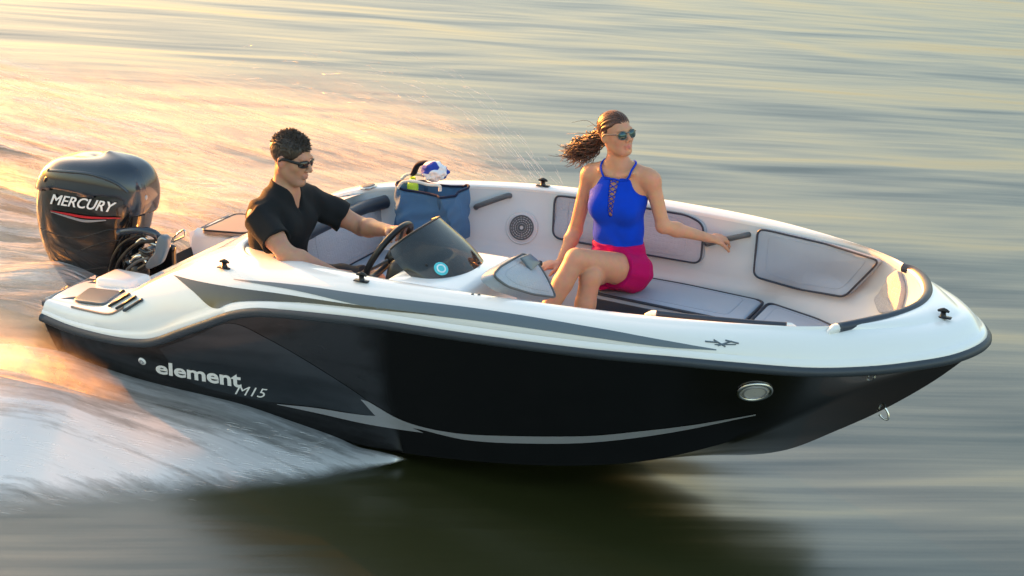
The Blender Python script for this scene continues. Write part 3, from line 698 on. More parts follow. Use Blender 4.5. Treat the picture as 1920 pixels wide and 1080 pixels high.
# ---------------------------------------------------------------- people: bodies grown from a smooth distance field
def v3(*a): return np.array(a, float)
class Field:
    def __init__(s, lo, hi, h):
        s.h = h; s.lo = np.array(lo, float); s.n = np.ceil((np.array(hi)-s.lo)/h).astype(int)+1
        s.f = np.full(s.n, 1.0, np.float32)
        s.ax = [(s.lo[i]+h*np.arange(s.n[i])).astype(np.float32) for i in range(3)]
    def box(s, lo, hi):
        a = np.clip(np.floor((np.asarray(lo)-s.lo)/s.h).astype(int), 0, s.n); b = np.clip(np.ceil((np.asarray(hi)-s.lo)/s.h).astype(int)+1, 0, s.n)
        return tuple(slice(a[i], b[i]) for i in range(3))
    def pts(s, sl): return np.meshgrid(*[s.ax[i][sl[i]] for i in range(3)], indexing='ij')
    def put(s, sl, d, k, op):
        f = s.f[sl]
        if op == 'add': h = np.maximum(k-np.abs(f-d), 0)/k; s.f[sl] = np.minimum(f, d)-h*h*k*.25
        elif op == 'cut': d = -d; h = np.maximum(k-np.abs(f-d), 0)/k; s.f[sl] = np.maximum(f, d)+h*h*k*.25
    def cone(s, a, b, ra, rb, k=.02, op='add', flat=None, caps=False):
        """tapered limb a->b; flat=(direction, factor) squashes the section; caps gives flat ends"""
        a, b = np.asarray(a, float), np.asarray(b, float); m = max(ra, rb)*(max(1, flat[1]) if flat else 1)+k+.012
        sl = s.box(np.minimum(a, b)-m, np.maximum(a, b)+m); X, Y, Z = s.pts(sl)
        if X.size == 0: return s
        d = b-a; L = np.linalg.norm(d); px, py, pz = X-a[0], Y-a[1], Z-a[2]
        t = (px*d[0]+py*d[1]+pz*d[2])/(L*L+1e-12); tc = np.clip(t, 0, 1)
        px, py, pz = px-tc*d[0], py-tc*d[1], pz-tc*d[2]
        if flat:
            u = np.asarray(flat[0], float); u = u/np.linalg.norm(u); w = px*u[0]+py*u[1]+pz*u[2]; g = (1/flat[1]-1)*w; px, py, pz = px+g*u[0], py+g*u[1], pz+g*u[2]
        D = np.sqrt(px*px+py*py+pz*pz)-(ra+(rb-ra)*tc)
        if flat and flat[1] < 1: D = D*max(flat[1], .6)
        if caps: D = np.maximum(D, np.maximum(-t, t-1)*L)
        s.put(sl, D, k, op); return s
    def ell(s, c, r, R=None, k=.02, op='add'):
        c = np.asarray(c, float); r = np.broadcast_to(np.asarray(r, float), (3,)); m = r.max()+k+.012
        sl = s.box(c-m, c+m); X, Y, Z = s.pts(sl)
        if X.size == 0: return s
        X, Y, Z = X-c[0], Y-c[1], Z-c[2]
        if R is not None: X, Y, Z = [X*R[0][i]+Y*R[1][i]+Z*R[2][i] for i in range(3)]
        k0 = np.sqrt((X/r[0])**2+(Y/r[1])**2+(Z/r[2])**2); k1 = np.sqrt((X/r[0]**2)**2+(Y/r[1]**2)**2+(Z/r[2]**2)**2)
        s.put(sl, k0*(k0-1)/(k1+1e-9), k, op); return s
    def mesh(s, smooth=2):
        f = s.f; ins = f < 0; n = s.n
        c = np.zeros(n-1, np.int8); O = [(i, j, k) for i in (0, 1) for j in (0, 1) for k in (0, 1)]
        for o in O: c += ins[o[0]:n[0]-1+o[0], o[1]:n[1]-1+o[1], o[2]:n[2]-1+o[2]]
        act = np.argwhere((c > 0) & (c < 8)); vid = np.full(n-1, -1, np.int32); vid[tuple(act.T)] = np.arange(len(act))
        P = np.zeros((len(act), 3)); W = np.zeros(len(act))
        for a in O:
            for ax in range(3):
                if a[ax]: continue
                b = list(a); b[ax] = 1; fa = f[tuple((act+a).T)].astype(float); fb = f[tuple((act+b).T)].astype(float)
                x = (fa < 0) != (fb < 0); t = np.where(x, fa/(fa-fb+1e-12), 0); q = np.tile(np.array(a, float), (len(act), 1)); q[:, ax] += t
                P += q*x[:, None]; W += x
        V = s.lo+(act+P/W[:, None])*s.h; F = []
        for ax in range(3):
            u, v = (ax+1) % 3, (ax+2) % 3; s0 = [slice(1, n[i]-1) for i in range(3)]; s1 = list(s0); s0[ax] = slice(0, n[ax]-1); s1[ax] = slice(1, n[ax])
            A, B = ins[tuple(s0)], ins[tuple(s1)]; e = np.argwhere(A != B); sign = A[tuple(e.T)]; off = np.ones(3, int); off[ax] = 0; e = e+off
            q = []
            for du, dv in ((0, 0), (1, 0), (1, 1), (0, 1)):
                g = e.copy(); g[:, u] -= du; g[:, v] -= dv; q.append(vid[tuple(g.T)])
            q = np.stack(q, 1); q[~sign] = q[~sign][:, ::-1]; F.append(q[:, ::-1])
        F = np.vstack(F); F = F[(F >= 0).all(1)][:, ::-1]
        for _ in range(smooth):
            acc = np.zeros_like(V); cnt = np.zeros(len(V))
            for i in range(4):
                a, b = F[:, i], F[:, (i+1) % 4]; np.add.at(acc, a, V[b]); np.add.at(acc, b, V[a]); np.add.at(cnt, a, 1); np.add.at(cnt, b, 1)
            V = V*.45+.55*acc/np.maximum(cnt, 1)[:, None]
        return V, F
def vnormals(V, F):
    N_ = np.zeros_like(V); n = np.cross(V[F[:, 2]]-V[F[:, 0]], V[F[:, 3]]-V[F[:, 1]])
    for i in range(4): np.add.at(N_, F[:, i], n)
    return N_/(np.linalg.norm(N_, axis=1)[:, None]+1e-12)
def paint(o, C):
    a = o.data.color_attributes.new('tone', 'FLOAT_COLOR', 'POINT'); a.data.foreach_set('color', np.c_[C, np.ones(len(C))].ravel().astype(np.float32))
def skin_mat(name):
    m = mat(name, (.5, .3, .2), .50, sss=.05, spec=.35, bump=.14, bscale=350); t = m.node_tree; b = t.nodes['Principled BSDF']
    a = t.nodes.new('ShaderNodeVertexColor'); a.layer_name = 'tone'; n = t.nodes.new('ShaderNodeTexNoise'); n.inputs['Scale'].default_value = 30; n.inputs['Detail'].default_value = 5
    t.links.new(t.nodes['Texture Coordinate'].outputs['Object'], n.inputs['Vector'])
    mx = t.nodes.new('ShaderNodeMix'); mx.data_type = 'RGBA'; mx.blend_type = 'OVERLAY'; mx.inputs['Factor'].default_value = .22
    t.links.new(a.outputs['Color'], mx.inputs['A']); t.links.new(n.outputs['Color'], mx.inputs['B']); t.links.new(mx.outputs['Result'], b.inputs['Base Color']); return m

def frame(fwd, roll=0):
    """head axes as columns: forward, left, up"""
    f = np.asarray(fwd, float); f /= np.linalg.norm(f); l = np.cross((0, 0, 1), f); l /= np.linalg.norm(l); u = np.cross(f, l)
    c, s = math.cos(math.radians(roll)), math.sin(math.radians(roll)); l, u = c*l+s*u, -s*l+c*u
    return np.stack([f, l, u], 1)
def head(fd, C, R, sc_=1.0, male=True):
    T = lambda *p: C+R@(np.array(p)*sc_)
    fd.ell(T(-.012, 0, .032), np.array((.097, .075, .086))*sc_, R, .02)
    fd.ell(T(.030, 0, -.035), np.array((.060, .060, .078))*sc_, R, .03)
    j = .050 if male else .040
    for s in (-1, 1):
        fd.cone(T(-.015, s*j, -.045), T(.058, s*.018, -.101 if male else -.094), .024*sc_, .020*sc_, .025)
        fd.ell(T(.056, s*.040, -.018), .024*sc_, None, .02)                              # cheekbone
    fd.ell(T(.068, 0, -.100 if male else -.094), np.array((.022, .024 if male else .016, .018))*sc_, R, .015)
    fd.cone(T(.080, -.036, .026), T(.080, .036, .026), .012*sc_, .012*sc_, .015)         # brow
    for s in (-1, 1): fd.ell(T(.098, s*.032, .004), np.array((.018, .020, .013))*sc_, R, .012, 'cut')
    fd.cone(T(.086, 0, .016), T(.110, 0, -.026), .008*sc_, (.0125 if male else .0105)*sc_, .010)
    for s in (-1, 1): fd.ell(T(.099, s*.012, -.032), .009*sc_, None, .006)
    fd.ell(T(.087, 0, -.058), np.array((.012, .024, .0065))*sc_, R, .006); fd.ell(T(.086, 0, -.071), np.array((.012, .021, .0075))*sc_, R, .006)
    fd.cone(T(.103, -.022, -.0645), T(.103, .022, -.0645), .0035*sc_, .0035*sc_, .004, 'cut')
    for s in (-1, 1):
        Re = R@rot('Z', s*-22); fd.ell(T(-.012, s*.076, -.006), np.array((.021, .009, .033))*sc_, Re, .008); fd.ell(T(-.008, s*.086, -.002), np.array((.012, .006, .019))*sc_, Re, .005, 'cut')
    return T
def hand(fd, wrist, d, up, side, curl=(.3, .5, .4), sc_=1.0, spread=.12, thumb=(.5, .6), bends=None):
    """palm plus five fingers; d along the hand, up = back of the hand, side = +1 if the thumb is on up x d"""
    d = np.asarray(d, float); d /= np.linalg.norm(d); up = np.asarray(up, float); up = up-d*(up@d); up /= np.linalg.norm(up); s = np.cross(up, d)*side; w = np.asarray(wrist, float)
    fd.cone(w, w+d*.055*sc_, .026*sc_, .036*sc_, .018, flat=(up, .52)); fd.cone(w+d*.045*sc_-s*.028*sc_, w+d*.085*sc_-s*.030*sc_, .017*sc_, .012*sc_, .012); fd.cone(w+d*.04*sc_+s*.02*sc_, w+d*.088*sc_+s*.026*sc_, .018*sc_, .012*sc_, .012)
    fd.cone(w+d*.05*sc_, w+d*.090*sc_, .030*sc_, .026*sc_, .012, flat=(up, .5))
    for i, (o, ln) in enumerate(((.030, .072), (.010, .082), (-.010, .076), (-.029, .060))):
        p = w+d*(.088-.006*abs(i-1))*sc_+s*o*sc_; a = 0.0; r = .0092*sc_
        for q, (c, fr) in enumerate(zip(curl if bends is None else bends[i], (.44, .31, .25))):
            a += c; dd = (d*math.cos(a)-up*math.sin(a))+s*(spread*(1.2-i*.8)*.25); dd /= np.linalg.norm(dd); e = p+dd*ln*fr*sc_
            fd.cone(p, e, r, r*.9, .004); p = e; r *= .9
    p = w+d*.022*sc_+s*.026*sc_; a = thumb[0]; dd = d*math.cos(.75)+s*math.sin(.75)-up*.35*a; dd /= np.linalg.norm(dd)
    e = p+dd*.045*sc_; fd.cone(p, e, .016*sc_, .0115*sc_, .012); dd = d*math.cos(.3)+s*math.sin(.3)-up*thumb[1]; dd /= np.linalg.norm(dd)
    g = e+dd*.032*sc_; fd.cone(e, g, .0115*sc_, .0105*sc_, .006); fd.cone(g, g+(dd-up*.3)*.024*sc_, .0105*sc_, .0085*sc_, .006)

def grow(name, fd, m, parent, tone=None, smooth=2, wrinkle=None):
    V, F = fd.mesh(smooth)
    if wrinkle is not None: V = V+vnormals(V, F)*wrinkle(V)[:, None]
    o = part(name, V, F.tolist(), m, parent)
    if tone is not None: paint(o, tone(V))
    return o
def tone_fn(base, T_inv, lips, male):
    """skin colour varies over the face: lips, cheeks, beard shadow"""
    def fn(V):
        C = np.tile(np.array(base), (len(V), 1)); L = T_inv(V)
        def blob(c, r): return np.exp(-(((L-np.array(c))/np.array(r))**2).sum(1))
        for c, r, col, a in lips: w = (blob(c, r)*a)[:, None]; C = C*(1-w)+np.array(col)*w
        return C
    return fn

def shades(fr, T, R, parent, lens, frame_m, wrap):
    """sunglasses: two curved lenses, bridge, temples"""
    g = part('sunglasses', *tube([T(.101, -.010, .010), T(.106, 0, .013), T(.101, .010, .010)], .0032, 6), frame_m, parent)
    for s in (-1, 1):
        rows = []; w_, h_ = (.029, .0165) if wrap else (.0255, .0225)
        for i in range(9):
            q = i/8; row = []
            for j in range(28):
                a = 2*math.pi*j/28; e = 1.0 if not wrap else .8; cu, su = math.cos(a), math.sin(a)
                y = q*w_*np.sign(cu)*abs(cu)**e; z = q*h_*np.sign(su)*abs(su)**e
                if not wrap: z = z*(1.12 if z < 0 else .88); y *= 1-.10*(z/h_)
                yy = s*(.034+y); xx = .104-.006*q*q-(.30 if wrap else .16)*max(0, abs(yy)-.018)-.55*max(0, abs(yy)-.05)
                row.append(T(xx, yy, .004+z))
            rows.append(row)
        part('lens', *grid(rows, closed_v=True), lens, g); part('lens_frame', *tube(rows[-1], .0022 if not wrap else .003, 6, closed=True), frame_m, g)
        xe = .104-(.30 if wrap else .16)*(.063-.018)-.55*.013
        part('temple', *tube(spline([T(xe, s*.062, .010), T(.055, s*.074, .012), T(.0, s*.082, .012), T(-.022, s*.083, -.004)], 14), .0028 if not wrap else .0045, 6, flat=(R[:, 2], 1.6 if wrap else 1)), frame_m, g)

def hair_mat(name, c0, c1):
    m = mat(name, c0, .42, noise=0, spec=.5); t = m.node_tree; b = t.nodes['Principled BSDF']
    n = t.nodes.new('ShaderNodeTexNoise'); n.inputs['Scale'].default_value = 120; n.inputs['Detail'].default_value = 6; t.links.new(t.nodes['Texture Coordinate'].outputs['Object'], n.inputs['Vector'])
    r = t.nodes.new('ShaderNodeValToRGB'); r.color_ramp.elements[0].position = .35; r.color_ramp.elements[1].position = .7; r.color_ramp.elements[0].color = (*c0, 1); r.color_ramp.elements[1].color = (*c1, 1)
    t.links.new(n.outputs['Fac'], r.inputs[0]); t.links.new(r.outputs[0], b.inputs['Base Color'])
    b.inputs['Anisotropic'].default_value = .5; b.inputs['Sheen Weight'].default_value = .15
    return m
def lock(P, r0, r1, n=10, seg=5):
    P = spline(P, n); return tube(P, np.linspace(1, 0, n)**.6*(r0-r1)+r1, seg, caps=False)

# ---- the driver
man = thing('person', 'person in a black v-neck t-shirt and dark sunglasses steering at the helm', 'person', (1.24, -.5, .65))
mskin = skin_mat('tanned_skin')
H = .0045
fd = Field((.98, -.93, .28), (2.08, -.08, 1.62), H)
MC = v3(1.300, -.50, 1.420); MR = frame((.985, -.04, -.15), -3)
fd.ell((1.22, -.50, .75), (.13, .17, .12), None, .05); fd.cone((1.215, -.50, .78), (1.215, -.50, 1.06), .135, .155, .05, flat=((1, 0, 0), .78)); fd.ell((1.225, -.50, 1.07), (.115, .17, .15), None, .05)
fd.cone((1.225, -.665, 1.165), (1.265, -.335, 1.165), .068, .068, .05); fd.ell((1.30, -.58, 1.09), (.05, .08, .07), None, .04); fd.ell((1.31, -.42, 1.09), (.05, .08, .07), None, .04)
fd.cone((1.24, -.60, 1.19), (1.255, -.50, 1.255), .05, .055, .05); fd.cone((1.26, -.40, 1.19), (1.255, -.50, 1.255), .05, .055, .05)
fd.cone((1.25, -.50, 1.21), MC+MR@v3(-.025, 0, -.05), .062, .057, .03)
MT_ = head(fd, MC, MR, 1.03, True)
# right arm down to the throttle, left arm to the wheel
RS, RE, RW = v3(1.225, -.70, 1.155), at(536, 476, y=-.80), at(628, 514, y=-.68)
LS, LE, LW = v3(1.275, -.30, 1.155), v3(1.530, -.20, 1.020), v3(1.765, -.345, 1.075)
for S, E_, W_ in ((RS, RE, RW), (LS, LE, LW)):
    fd.cone(S, E_, .060, .046, .03); m_ = S+(E_-S)*.55; fd.ell(m_, .053, None, .03); q = E_+(W_-E_)*.28; fd.cone(E_, q, .044, .047, .02); fd.cone(q, W_, .047, .029, .02)
hand(fd, RW, (1, .12, -.25), (.2, -.3, 1), 1, (.7, .7, .5), 1.03)
hand(fd, LW, (.85, -.35, .30), (-.35, .25, .9), -1, (.75, .95, .75), 1.0, thumb=(.9, .9))
for y0, k_, a_ in ((-.58, v3(1.66, -.60, .76), v3(1.80, -.62, .40)), (-.42, v3(1.70, -.385, .80), v3(1.82, -.36, .40))):
    fd.cone((1.24, y0, .735), k_, .095, .062, .03); fd.cone(k_, k_+(a_-k_)*.35, .058, .058, .02); fd.cone(k_+(a_-k_)*.35, a_, .058, .038, .02); fd.cone(a_, a_+v3(.16, 0, -.06), .040, .030, .02, flat=((0, 0, 1), .75))
inv = lambda V: (V-MC)@MR/1.03
tone = tone_fn((.48, .24, .155), inv, [((.09, 0, -.065), (.02, .022, .010), (.42, .16, .13), .8), ((.06, 0, -.085), (.05, .06, .035), (.30, .19, .15), .55), ((.06, .045, -.02), (.03, .02, .02), (.52, .24, .17), .4), ((.06, -.045, -.02), (.03, .02, .02), (.52, .24, .17), .4), ((-.01, -.085, -.01), (.03, .02, .04), (.55, .22, .16), .6)], True)
body = grow('body', fd, mskin, man, tone)
# t-shirt
shirt_m = fabric('black_jersey', (.012, .013, .015), 900, .3)
fs = Field((1.0, -.93, .66), (1.62, -.10, 1.38), H)
o_ = .016
fs.cone((1.212, -.50, .70), (1.215, -.50, 1.06), .152+o_*.4, .158+o_, .05, flat=((1, 0, 0), .82)); fs.ell((1.225, -.50, 1.07), (.118+o_, .172+o_, .15+o_), None, .05)
fs.ell((1.30, -.58, 1.09), .06+o_, None, .04); fs.ell((1.31, -.42, 1.09), .06+o_, None, .04)
fs.cone((1.225, -.665, 1.165), (1.265, -.335, 1.165), .068+o_, .068+o_, .05)
fs.cone((1.24, -.60, 1.185), (1.25, -.50, 1.235), .055+o_, .055+o_, .04); fs.cone((1.26, -.40, 1.185), (1.25, -.50, 1.235), .055+o_, .055+o_, .04)
for yy in (-.575, -.425): fs.cone((1.232, yy, 1.205), (1.236, -.50+(yy+.5)*.3, 1.268), .056, .052, .03)
for S, E_ in ((RS, RE), (LS, LE)):
    e = S+(E_-S)*.66; fs.cone(S, e, .060+o_, .066+o_*.9, .035, caps=True)
    fs.cone(S+(E_-S)*.60, S+(E_-S)*.8, .062, .062, .004, 'cut')
fs.cone(v3(1.262, -.50, 1.285), MC+MR@v3(-.03, 0, -.03), .062, .088, .008, 'cut')           # collar
fs.cone(v3(1.31, -.50, 1.265), v3(1.39, -.50, 1.125), .046, .003, .010, 'cut', flat=((1, 0, .5), 1.3))   # v-neck
def wr(V):
    x, y, z = V.T; w = .0075*np.sin(34*z+14*y+9*np.sin(7*y)+5*x)*np.clip((1.02-z)/.15, 0, 1)
    w += .004*np.sin(60*(x*.6+z)+18*y)*np.exp(-((np.abs(y+.5)-.17)/.06)**2)*np.exp(-((z-1.06)/.10)**2)
    w += .004*np.sin(40*(x+y)+22*z+3*np.sin(15*z)); return w
shirt = grow('t_shirt', fs, shirt_m, man, None, 2, wr)
ft = Field((1.06, -.74, .62), (1.72, -.26, .90), H)
ft.ell((1.22, -.50, .75), (.15, .185, .13), None, .05)
for y0, k_ in ((-.58, v3(1.66, -.60, .76)), (-.42, v3(1.70, -.385, .80))): ft.cone((1.24, y0, .735), v3(1.24, y0, .735)*.12+k_*.88, .115, .086, .03, caps=True)
shorts = grow('shorts', ft, fabric('charcoal_cotton', (.035, .037, .045), 700, .3), man, None, 2, lambda V: .004*np.sin(50*V[:, 0]+30*V[:, 1]))
# hair: a cap over the skull and short ruffled tufts
hm = hair_mat('dark_brown_hair', (.012, .008, .006), (.060, .034, .020))
fh = Field(MC-.16, MC+.17, .004)
fh.ell(MT_(-.018, 0, .042), np.array((.102, .083, .090))*1.03, MR, .01)
fh.ell(MT_(.115, 0, -.02), np.array((.085, .10, .085))*1.03, MR, .015, 'cut'); fh.ell(MT_(.03, 0, -.085), np.array((.10, .13, .075))*1.03, MR, .012, 'cut')
for s in (-1, 1): fh.ell(MT_(.002, s*.095, -.012), np.array((.034, .03, .042))*1.03, MR, .008, 'cut')
hair = grow('hair', fh, hm, man, None, 1, lambda V: .0020*np.sin(130*V[:, 0]+60*np.sin(40*V[:, 1]))*np.sin(120*V[:, 2]+80*V[:, 1]))
rnd = random.Random(3); locks = []
for k in range(1500):
    th = rnd.uniform(0, 2*math.pi); ph = rnd.uniform(0, 1.35); n = v3(math.sin(ph)*math.cos(th), math.sin(ph)*math.sin(th), math.cos(ph)); p = v3(-.018, 0, .042)+n*v3(.098, .080, .088)
    if p[0] > .086 or (p[0] > .03 and p[2] < .052) or p[2] < .0: continue
    l = (.008+.006*max(0, n[2]))*rnd.uniform(.6, 1.2)*(1.25 if p[0] > .02 else 1); d = n*.22+v3(-.2+.6*(p[0] > .02)+rnd.uniform(-.5, .5), rnd.uniform(-.6, .6), rnd.uniform(-.1, .4)); d /= np.linalg.norm(d)
    d2 = d+v3(rnd.uniform(-.9, .5), rnd.uniform(-.7, .7), rnd.uniform(-.7, .3)); d2 /= np.linalg.norm(d2)
    locks.append(lock([MT_(*(p-n*.004)), MT_(*(p+d*l*.6)), MT_(*(p+d*l*.9+d2*l*.6))], .0030, .0007, 6, 4))
V, F = merge(*locks); part('hair_tufts', V, F, hm, hair, kind='stuff')
blk = mat('black_lens', (.006, .006, .008), .06, coat=.5); shades(None, MT_, MR, man, blk, MT['black'], True)

# ---- the passenger
wom = thing('person', 'person in a blue laced halter top and magenta shorts sitting cross-legged on the bow bench', 'person', (2.70, .44, .68))
wskin = skin_mat('fair_tanned_skin')
fd = Field((2.12, -.30, .28), (3.42, .92, 1.70), H)
WC_ = v3(2.670, .428, 1.517); WR = frame((.86, -.50, .17), 4)
fd.ell((2.705, .44, .80), (.155, .12, .11), None, .04); fd.cone((2.705, .44, .86), (2.70, .44, 1.00), .128, .112, .04, flat=((0, 1, 0), .72)); fd.cone((2.70, .44, 1.0), (2.69, .44, 1.18), .112, .135, .04, flat=((0, 1, 0), .70))
fd.ell((2.69, .45, 1.19), (.135, .088, .12), None, .04)
for s in (-1, 1): fd.ell((2.69+s*.066, .365, 1.135), (.056, .045, .056), None, .04)
fd.cone((2.545, .455, 1.300), (2.835, .455, 1.315), .042, .042, .05); fd.cone((2.60, .45, 1.315), (2.675, .445, 1.37), .038, .042, .04); fd.cone((2.77, .45, 1.325), (2.675, .445, 1.37), .038, .042, .04)
fd.cone((2.60, .395, 1.325), (2.66, .385, 1.308), .011, .010, .02); fd.cone((2.78, .395, 1.332), (2.71, .385, 1.308), .011, .010, .02)
fd.cone((2.682, .450, 1.31), WC_+WR@v3(-.018, 0, -.05), .047, .046, .03)
WT = head(fd, WC_, WR, .95, False)
RS, RE, RW = v3(2.520, .455, 1.275), at(1079, 432, y=.49), at(1050, 494, y=.36)
LS, LE, LW = v3(2.865, .455, 1.290), at(1243, 424, y=.47), at(1332, 447, y=.685)
for S, E_, W_ in ((RS, RE, RW), (LS, LE, LW)):
    fd.cone(S, E_, .041, .035, .03); fd.ell(S, .043, None, .03); q = E_+(W_-E_)*.28; fd.cone(E_, q, .036, .037, .02); fd.cone(q, W_, .037, .023, .02)
hand(fd, RW, at(1003, 502, y=.24)-RW, (0, -.15, 1), 1, (.12, .25, .25), .92, spread=.2, thumb=(.3, .3))
hand(fd, LW, at(1378, 448, y=.80)-LW, (-.1, -.45, 1), -1, (.42, .62, .5), .92, spread=.14, thumb=(.5, .6))
K1, A1 = at(1080, 486, y=.05), v3(2.475, -.14, .55); K2, A2 = at(1107, 520, y=.09), v3(2.66, -.02, .40)
LH, RH = v3(2.795, .43, .79), v3(2.62, .43, .79)
fd.cone(RH, K2, .088, .056, .02); fd.cone(K2, K2+(A2-K2)*.3, .053, .052, .02); fd.cone(K2+(A2-K2)*.3, A2, .052, .034, .02); fd.cone(A2, A2+v3(.02, -.15, -.05), .034, .026, .02, flat=((0, 0, 1), .75))
fd.cone(LH, K1, .096, .057, .012); fd.cone(K1, K1+(A1-K1)*.3, .054, .053, .012); fd.cone(K1+(A1-K1)*.3, A1, .053, .034, .012); fd.cone(A1, A1+v3(-.02, -.15, -.06), .034, .026, .02, flat=((0, 0, 1), .75))
inv = lambda V: (V-WC_)@WR/.95
tone = tone_fn((.52, .265, .165), inv, [((.09, 0, -.064), (.02, .021, .012), (.50, .13, .14), .9), ((.06, .045, -.02), (.03, .02, .02), (.56, .26, .20), .5), ((.06, -.045, -.02), (.03, .02, .02), (.56, .26, .20), .5)], False)
grow('body', fd, wskin, wom, tone)
# halter top
fb = Field((2.50, .24, .84), (2.90, .62, 1.40), .004)
o_ = .009
fb.cone((2.705, .44, .84), (2.70, .44, 1.00), .133+o_, .114+o_, .04, flat=((0, 1, 0), .74)); fb.cone((2.70, .44, 1.0), (2.69, .44, 1.18), .114+o_, .137+o_, .04, flat=((0, 1, 0), .72)); fb.ell((2.69, .45, 1.19), (.137+o_, .090+o_, .12+o_), None, .04)
for s in (-1, 1): fb.ell((2.69+s*.066, .365, 1.135), (.058+o_, .046+o_, .058+o_), None, .045)
for s in (-1, 1): fb.cone((2.69+s*.215, .33, 1.330), (2.69+s*.215, .60, 1.330), .138, .138, .006, 'cut')
fb.cone((2.69, .30, 1.385), (2.69, .62, 1.385), .085, .085, .006, 'cut')
fb.cone((2.692, .25, 1.285), (2.692, .34, 1.130), .020, .010, .004, 'cut', flat=((0, 1, 0), 5.0)) if False else None
for zz in np.linspace(1.115, 1.30, 16): fb.cone((2.692, .22, zz), (2.692, .41, zz), .012+.012*(zz-1.115)/.185, .012+.012*(zz-1.115)/.185, .003, 'cut')
blue = fabric('royal_blue_knit', (.000, .042, .50), 900, .25)
top_ = grow('halter_top', fb, blue, wom, None, 2, lambda V: .0035*np.sin(52*V[:, 2]+24*V[:, 0]+2*np.sin(30*V[:, 0]))*np.clip((1.06-V[:, 2])/.1, 0, 1))
OB = bvh_of(bpy.data.objects[[o.name for o in wom.children if o.name.startswith('body')][0]])
def front(x, z, off=.004):
    loc, nor, _, _ = OB.ray_cast(Vector((x, -.2, z)), Vector((0, 1, 0))); return np.array(loc)+np.array(nor)*off
for k in range(7):
    z0 = 1.125+.024*k; w0 = .015+.010*k/6
    for s in (-1, 1): part('lace', *tube([front(2.692-s*w0, z0, .009), front(2.692, z0+.012, .007), front(2.692+s*w0, z0+.024, .009)], .0028, 6), blue, top_)
for s, px in ((-1, (1122, 322)), (1, (1178, 323))):
    P = [front(2.692+s*.052, 1.285, .008), front(2.692+s*.072, 1.318, .007), front(2.692+s*.088, 1.345, .008) if s < 0 else front(2.692+s*.085, 1.342, .008), v3(2.692+s*.085, .445, 1.372), v3(2.692+s*.055, .50, 1.37)]
    part('strap', *tube(spline(P, 24), .0055, 6, flat=((0, 1, 0), .7)), blue, top_)
part('neck_trim', *tube(spline([front(2.692+x, 1.292+.25*x*x, .010) for x in (-.05, -.025, 0, .025, .05)], 16), .005, 6), blue, top_)
# shorts
fp = Field((2.50, .14, .66), (2.95, .62, .99), .004)
fp.ell((2.705, .44, .80), (.168, .133, .12), None, .03); fp.cone((2.705, .44, .82), (2.703, .44, .945), .152, .136, .03, flat=((0, 1, 0), .76), caps=True)
for Hh, K_ in ((LH, K1), (RH, K2)): fp.ell(Hh, .104, None, .02); fp.cone(Hh, Hh+(K_-Hh)*.30, .110, .106, .02, caps=True)
grow('shorts', fp, fabric('magenta_cotton', (.40, .002, .10), 700, .3), wom, None, 2, lambda V: .003*np.sin(50*V[:, 0]+25*V[:, 2])+.002*np.sin(90*V[:, 2]+30*V[:, 1]))
# hair drawn back, loose curls blown behind
wm_ = hair_mat('auburn_hair', (.018, .008, .005), (.13, .042, .018))
fh = Field(WC_-.16, WC_+.16, .004)
fh.ell(WT(-.018, 0, .040), np.array((.100, .080, .088))*.95, WR, .01); fh.ell(WT(.118, 0, -.022), np.array((.088, .10, .088))*.95, WR, .015, 'cut'); fh.ell(WT(.035, 0, -.095), np.array((.10, .13, .075))*.95, WR, .012, 'cut')
for s in (-1, 1): fh.ell(WT(.004, s*.095, -.016), np.array((.030, .03, .036))*.95, WR, .008, 'cut')
fh.ell(WT(-.105, 0, -.01), .034, None, .03)
for s in (-1, 1): fh.ell(WT(.055, s*.072, .010), np.array((.045, .03, .040))*.95, WR, .008, 'cut'); fh.ell(WT(.078, s*.045, .040), np.array((.035, .035, .028))*.95, WR, .008, 'cut')
hair = grow('hair', fh, wm_, wom, None, 1, lambda V: .002*np.sin(220*(V[:, 2]-.5*V[:, 0])+40*np.sin(30*V[:, 1])))
rnd = random.Random(11); locks = []; root = WT(-.115, 0, -.012)
tip = at(1058, 292, y=.52)
for k in range(430):
    e = tip+v3(rnd.gauss(.06, .04), rnd.gauss(0, .03), rnd.gauss(.006, .024)); r0 = root+v3(rnd.gauss(0, .016), rnd.gauss(0, .016), rnd.gauss(0, .016)); sag = v3(0, 0, rnd.uniform(-.01, .035)); P = []
    ph = rnd.uniform(0, 6.3); am = rnd.uniform(.012, .022); w_ = rnd.uniform(9, 15); ax = (e-r0)/np.linalg.norm(e-r0); s1 = np.cross(ax, (0, 0, 1)); s1 /= np.linalg.norm(s1); s2 = np.cross(ax, s1)
    for t in np.linspace(0, 1, 12): P.append(r0+(e-r0)*t+sag*math.sin(math.pi*t)+am*min(1, 2.5*t)*(s1*math.cos(w_*t+ph)+s2*math.sin(w_*t+ph)))
    locks.append(lock(P, rnd.uniform(.0022, .0048), .0006, 22, 4))
for k in range(6):                                                     # flyaways
    e = root+v3(rnd.uniform(-.24, -.10), rnd.uniform(-.05, .08), rnd.uniform(-.06, .06)); m_ = (root+e)/2+v3(0, rnd.gauss(0, .03), rnd.uniform(-.03, .05)); locks.append(lock([root, m_, e], .0012, .0006, 10, 4))
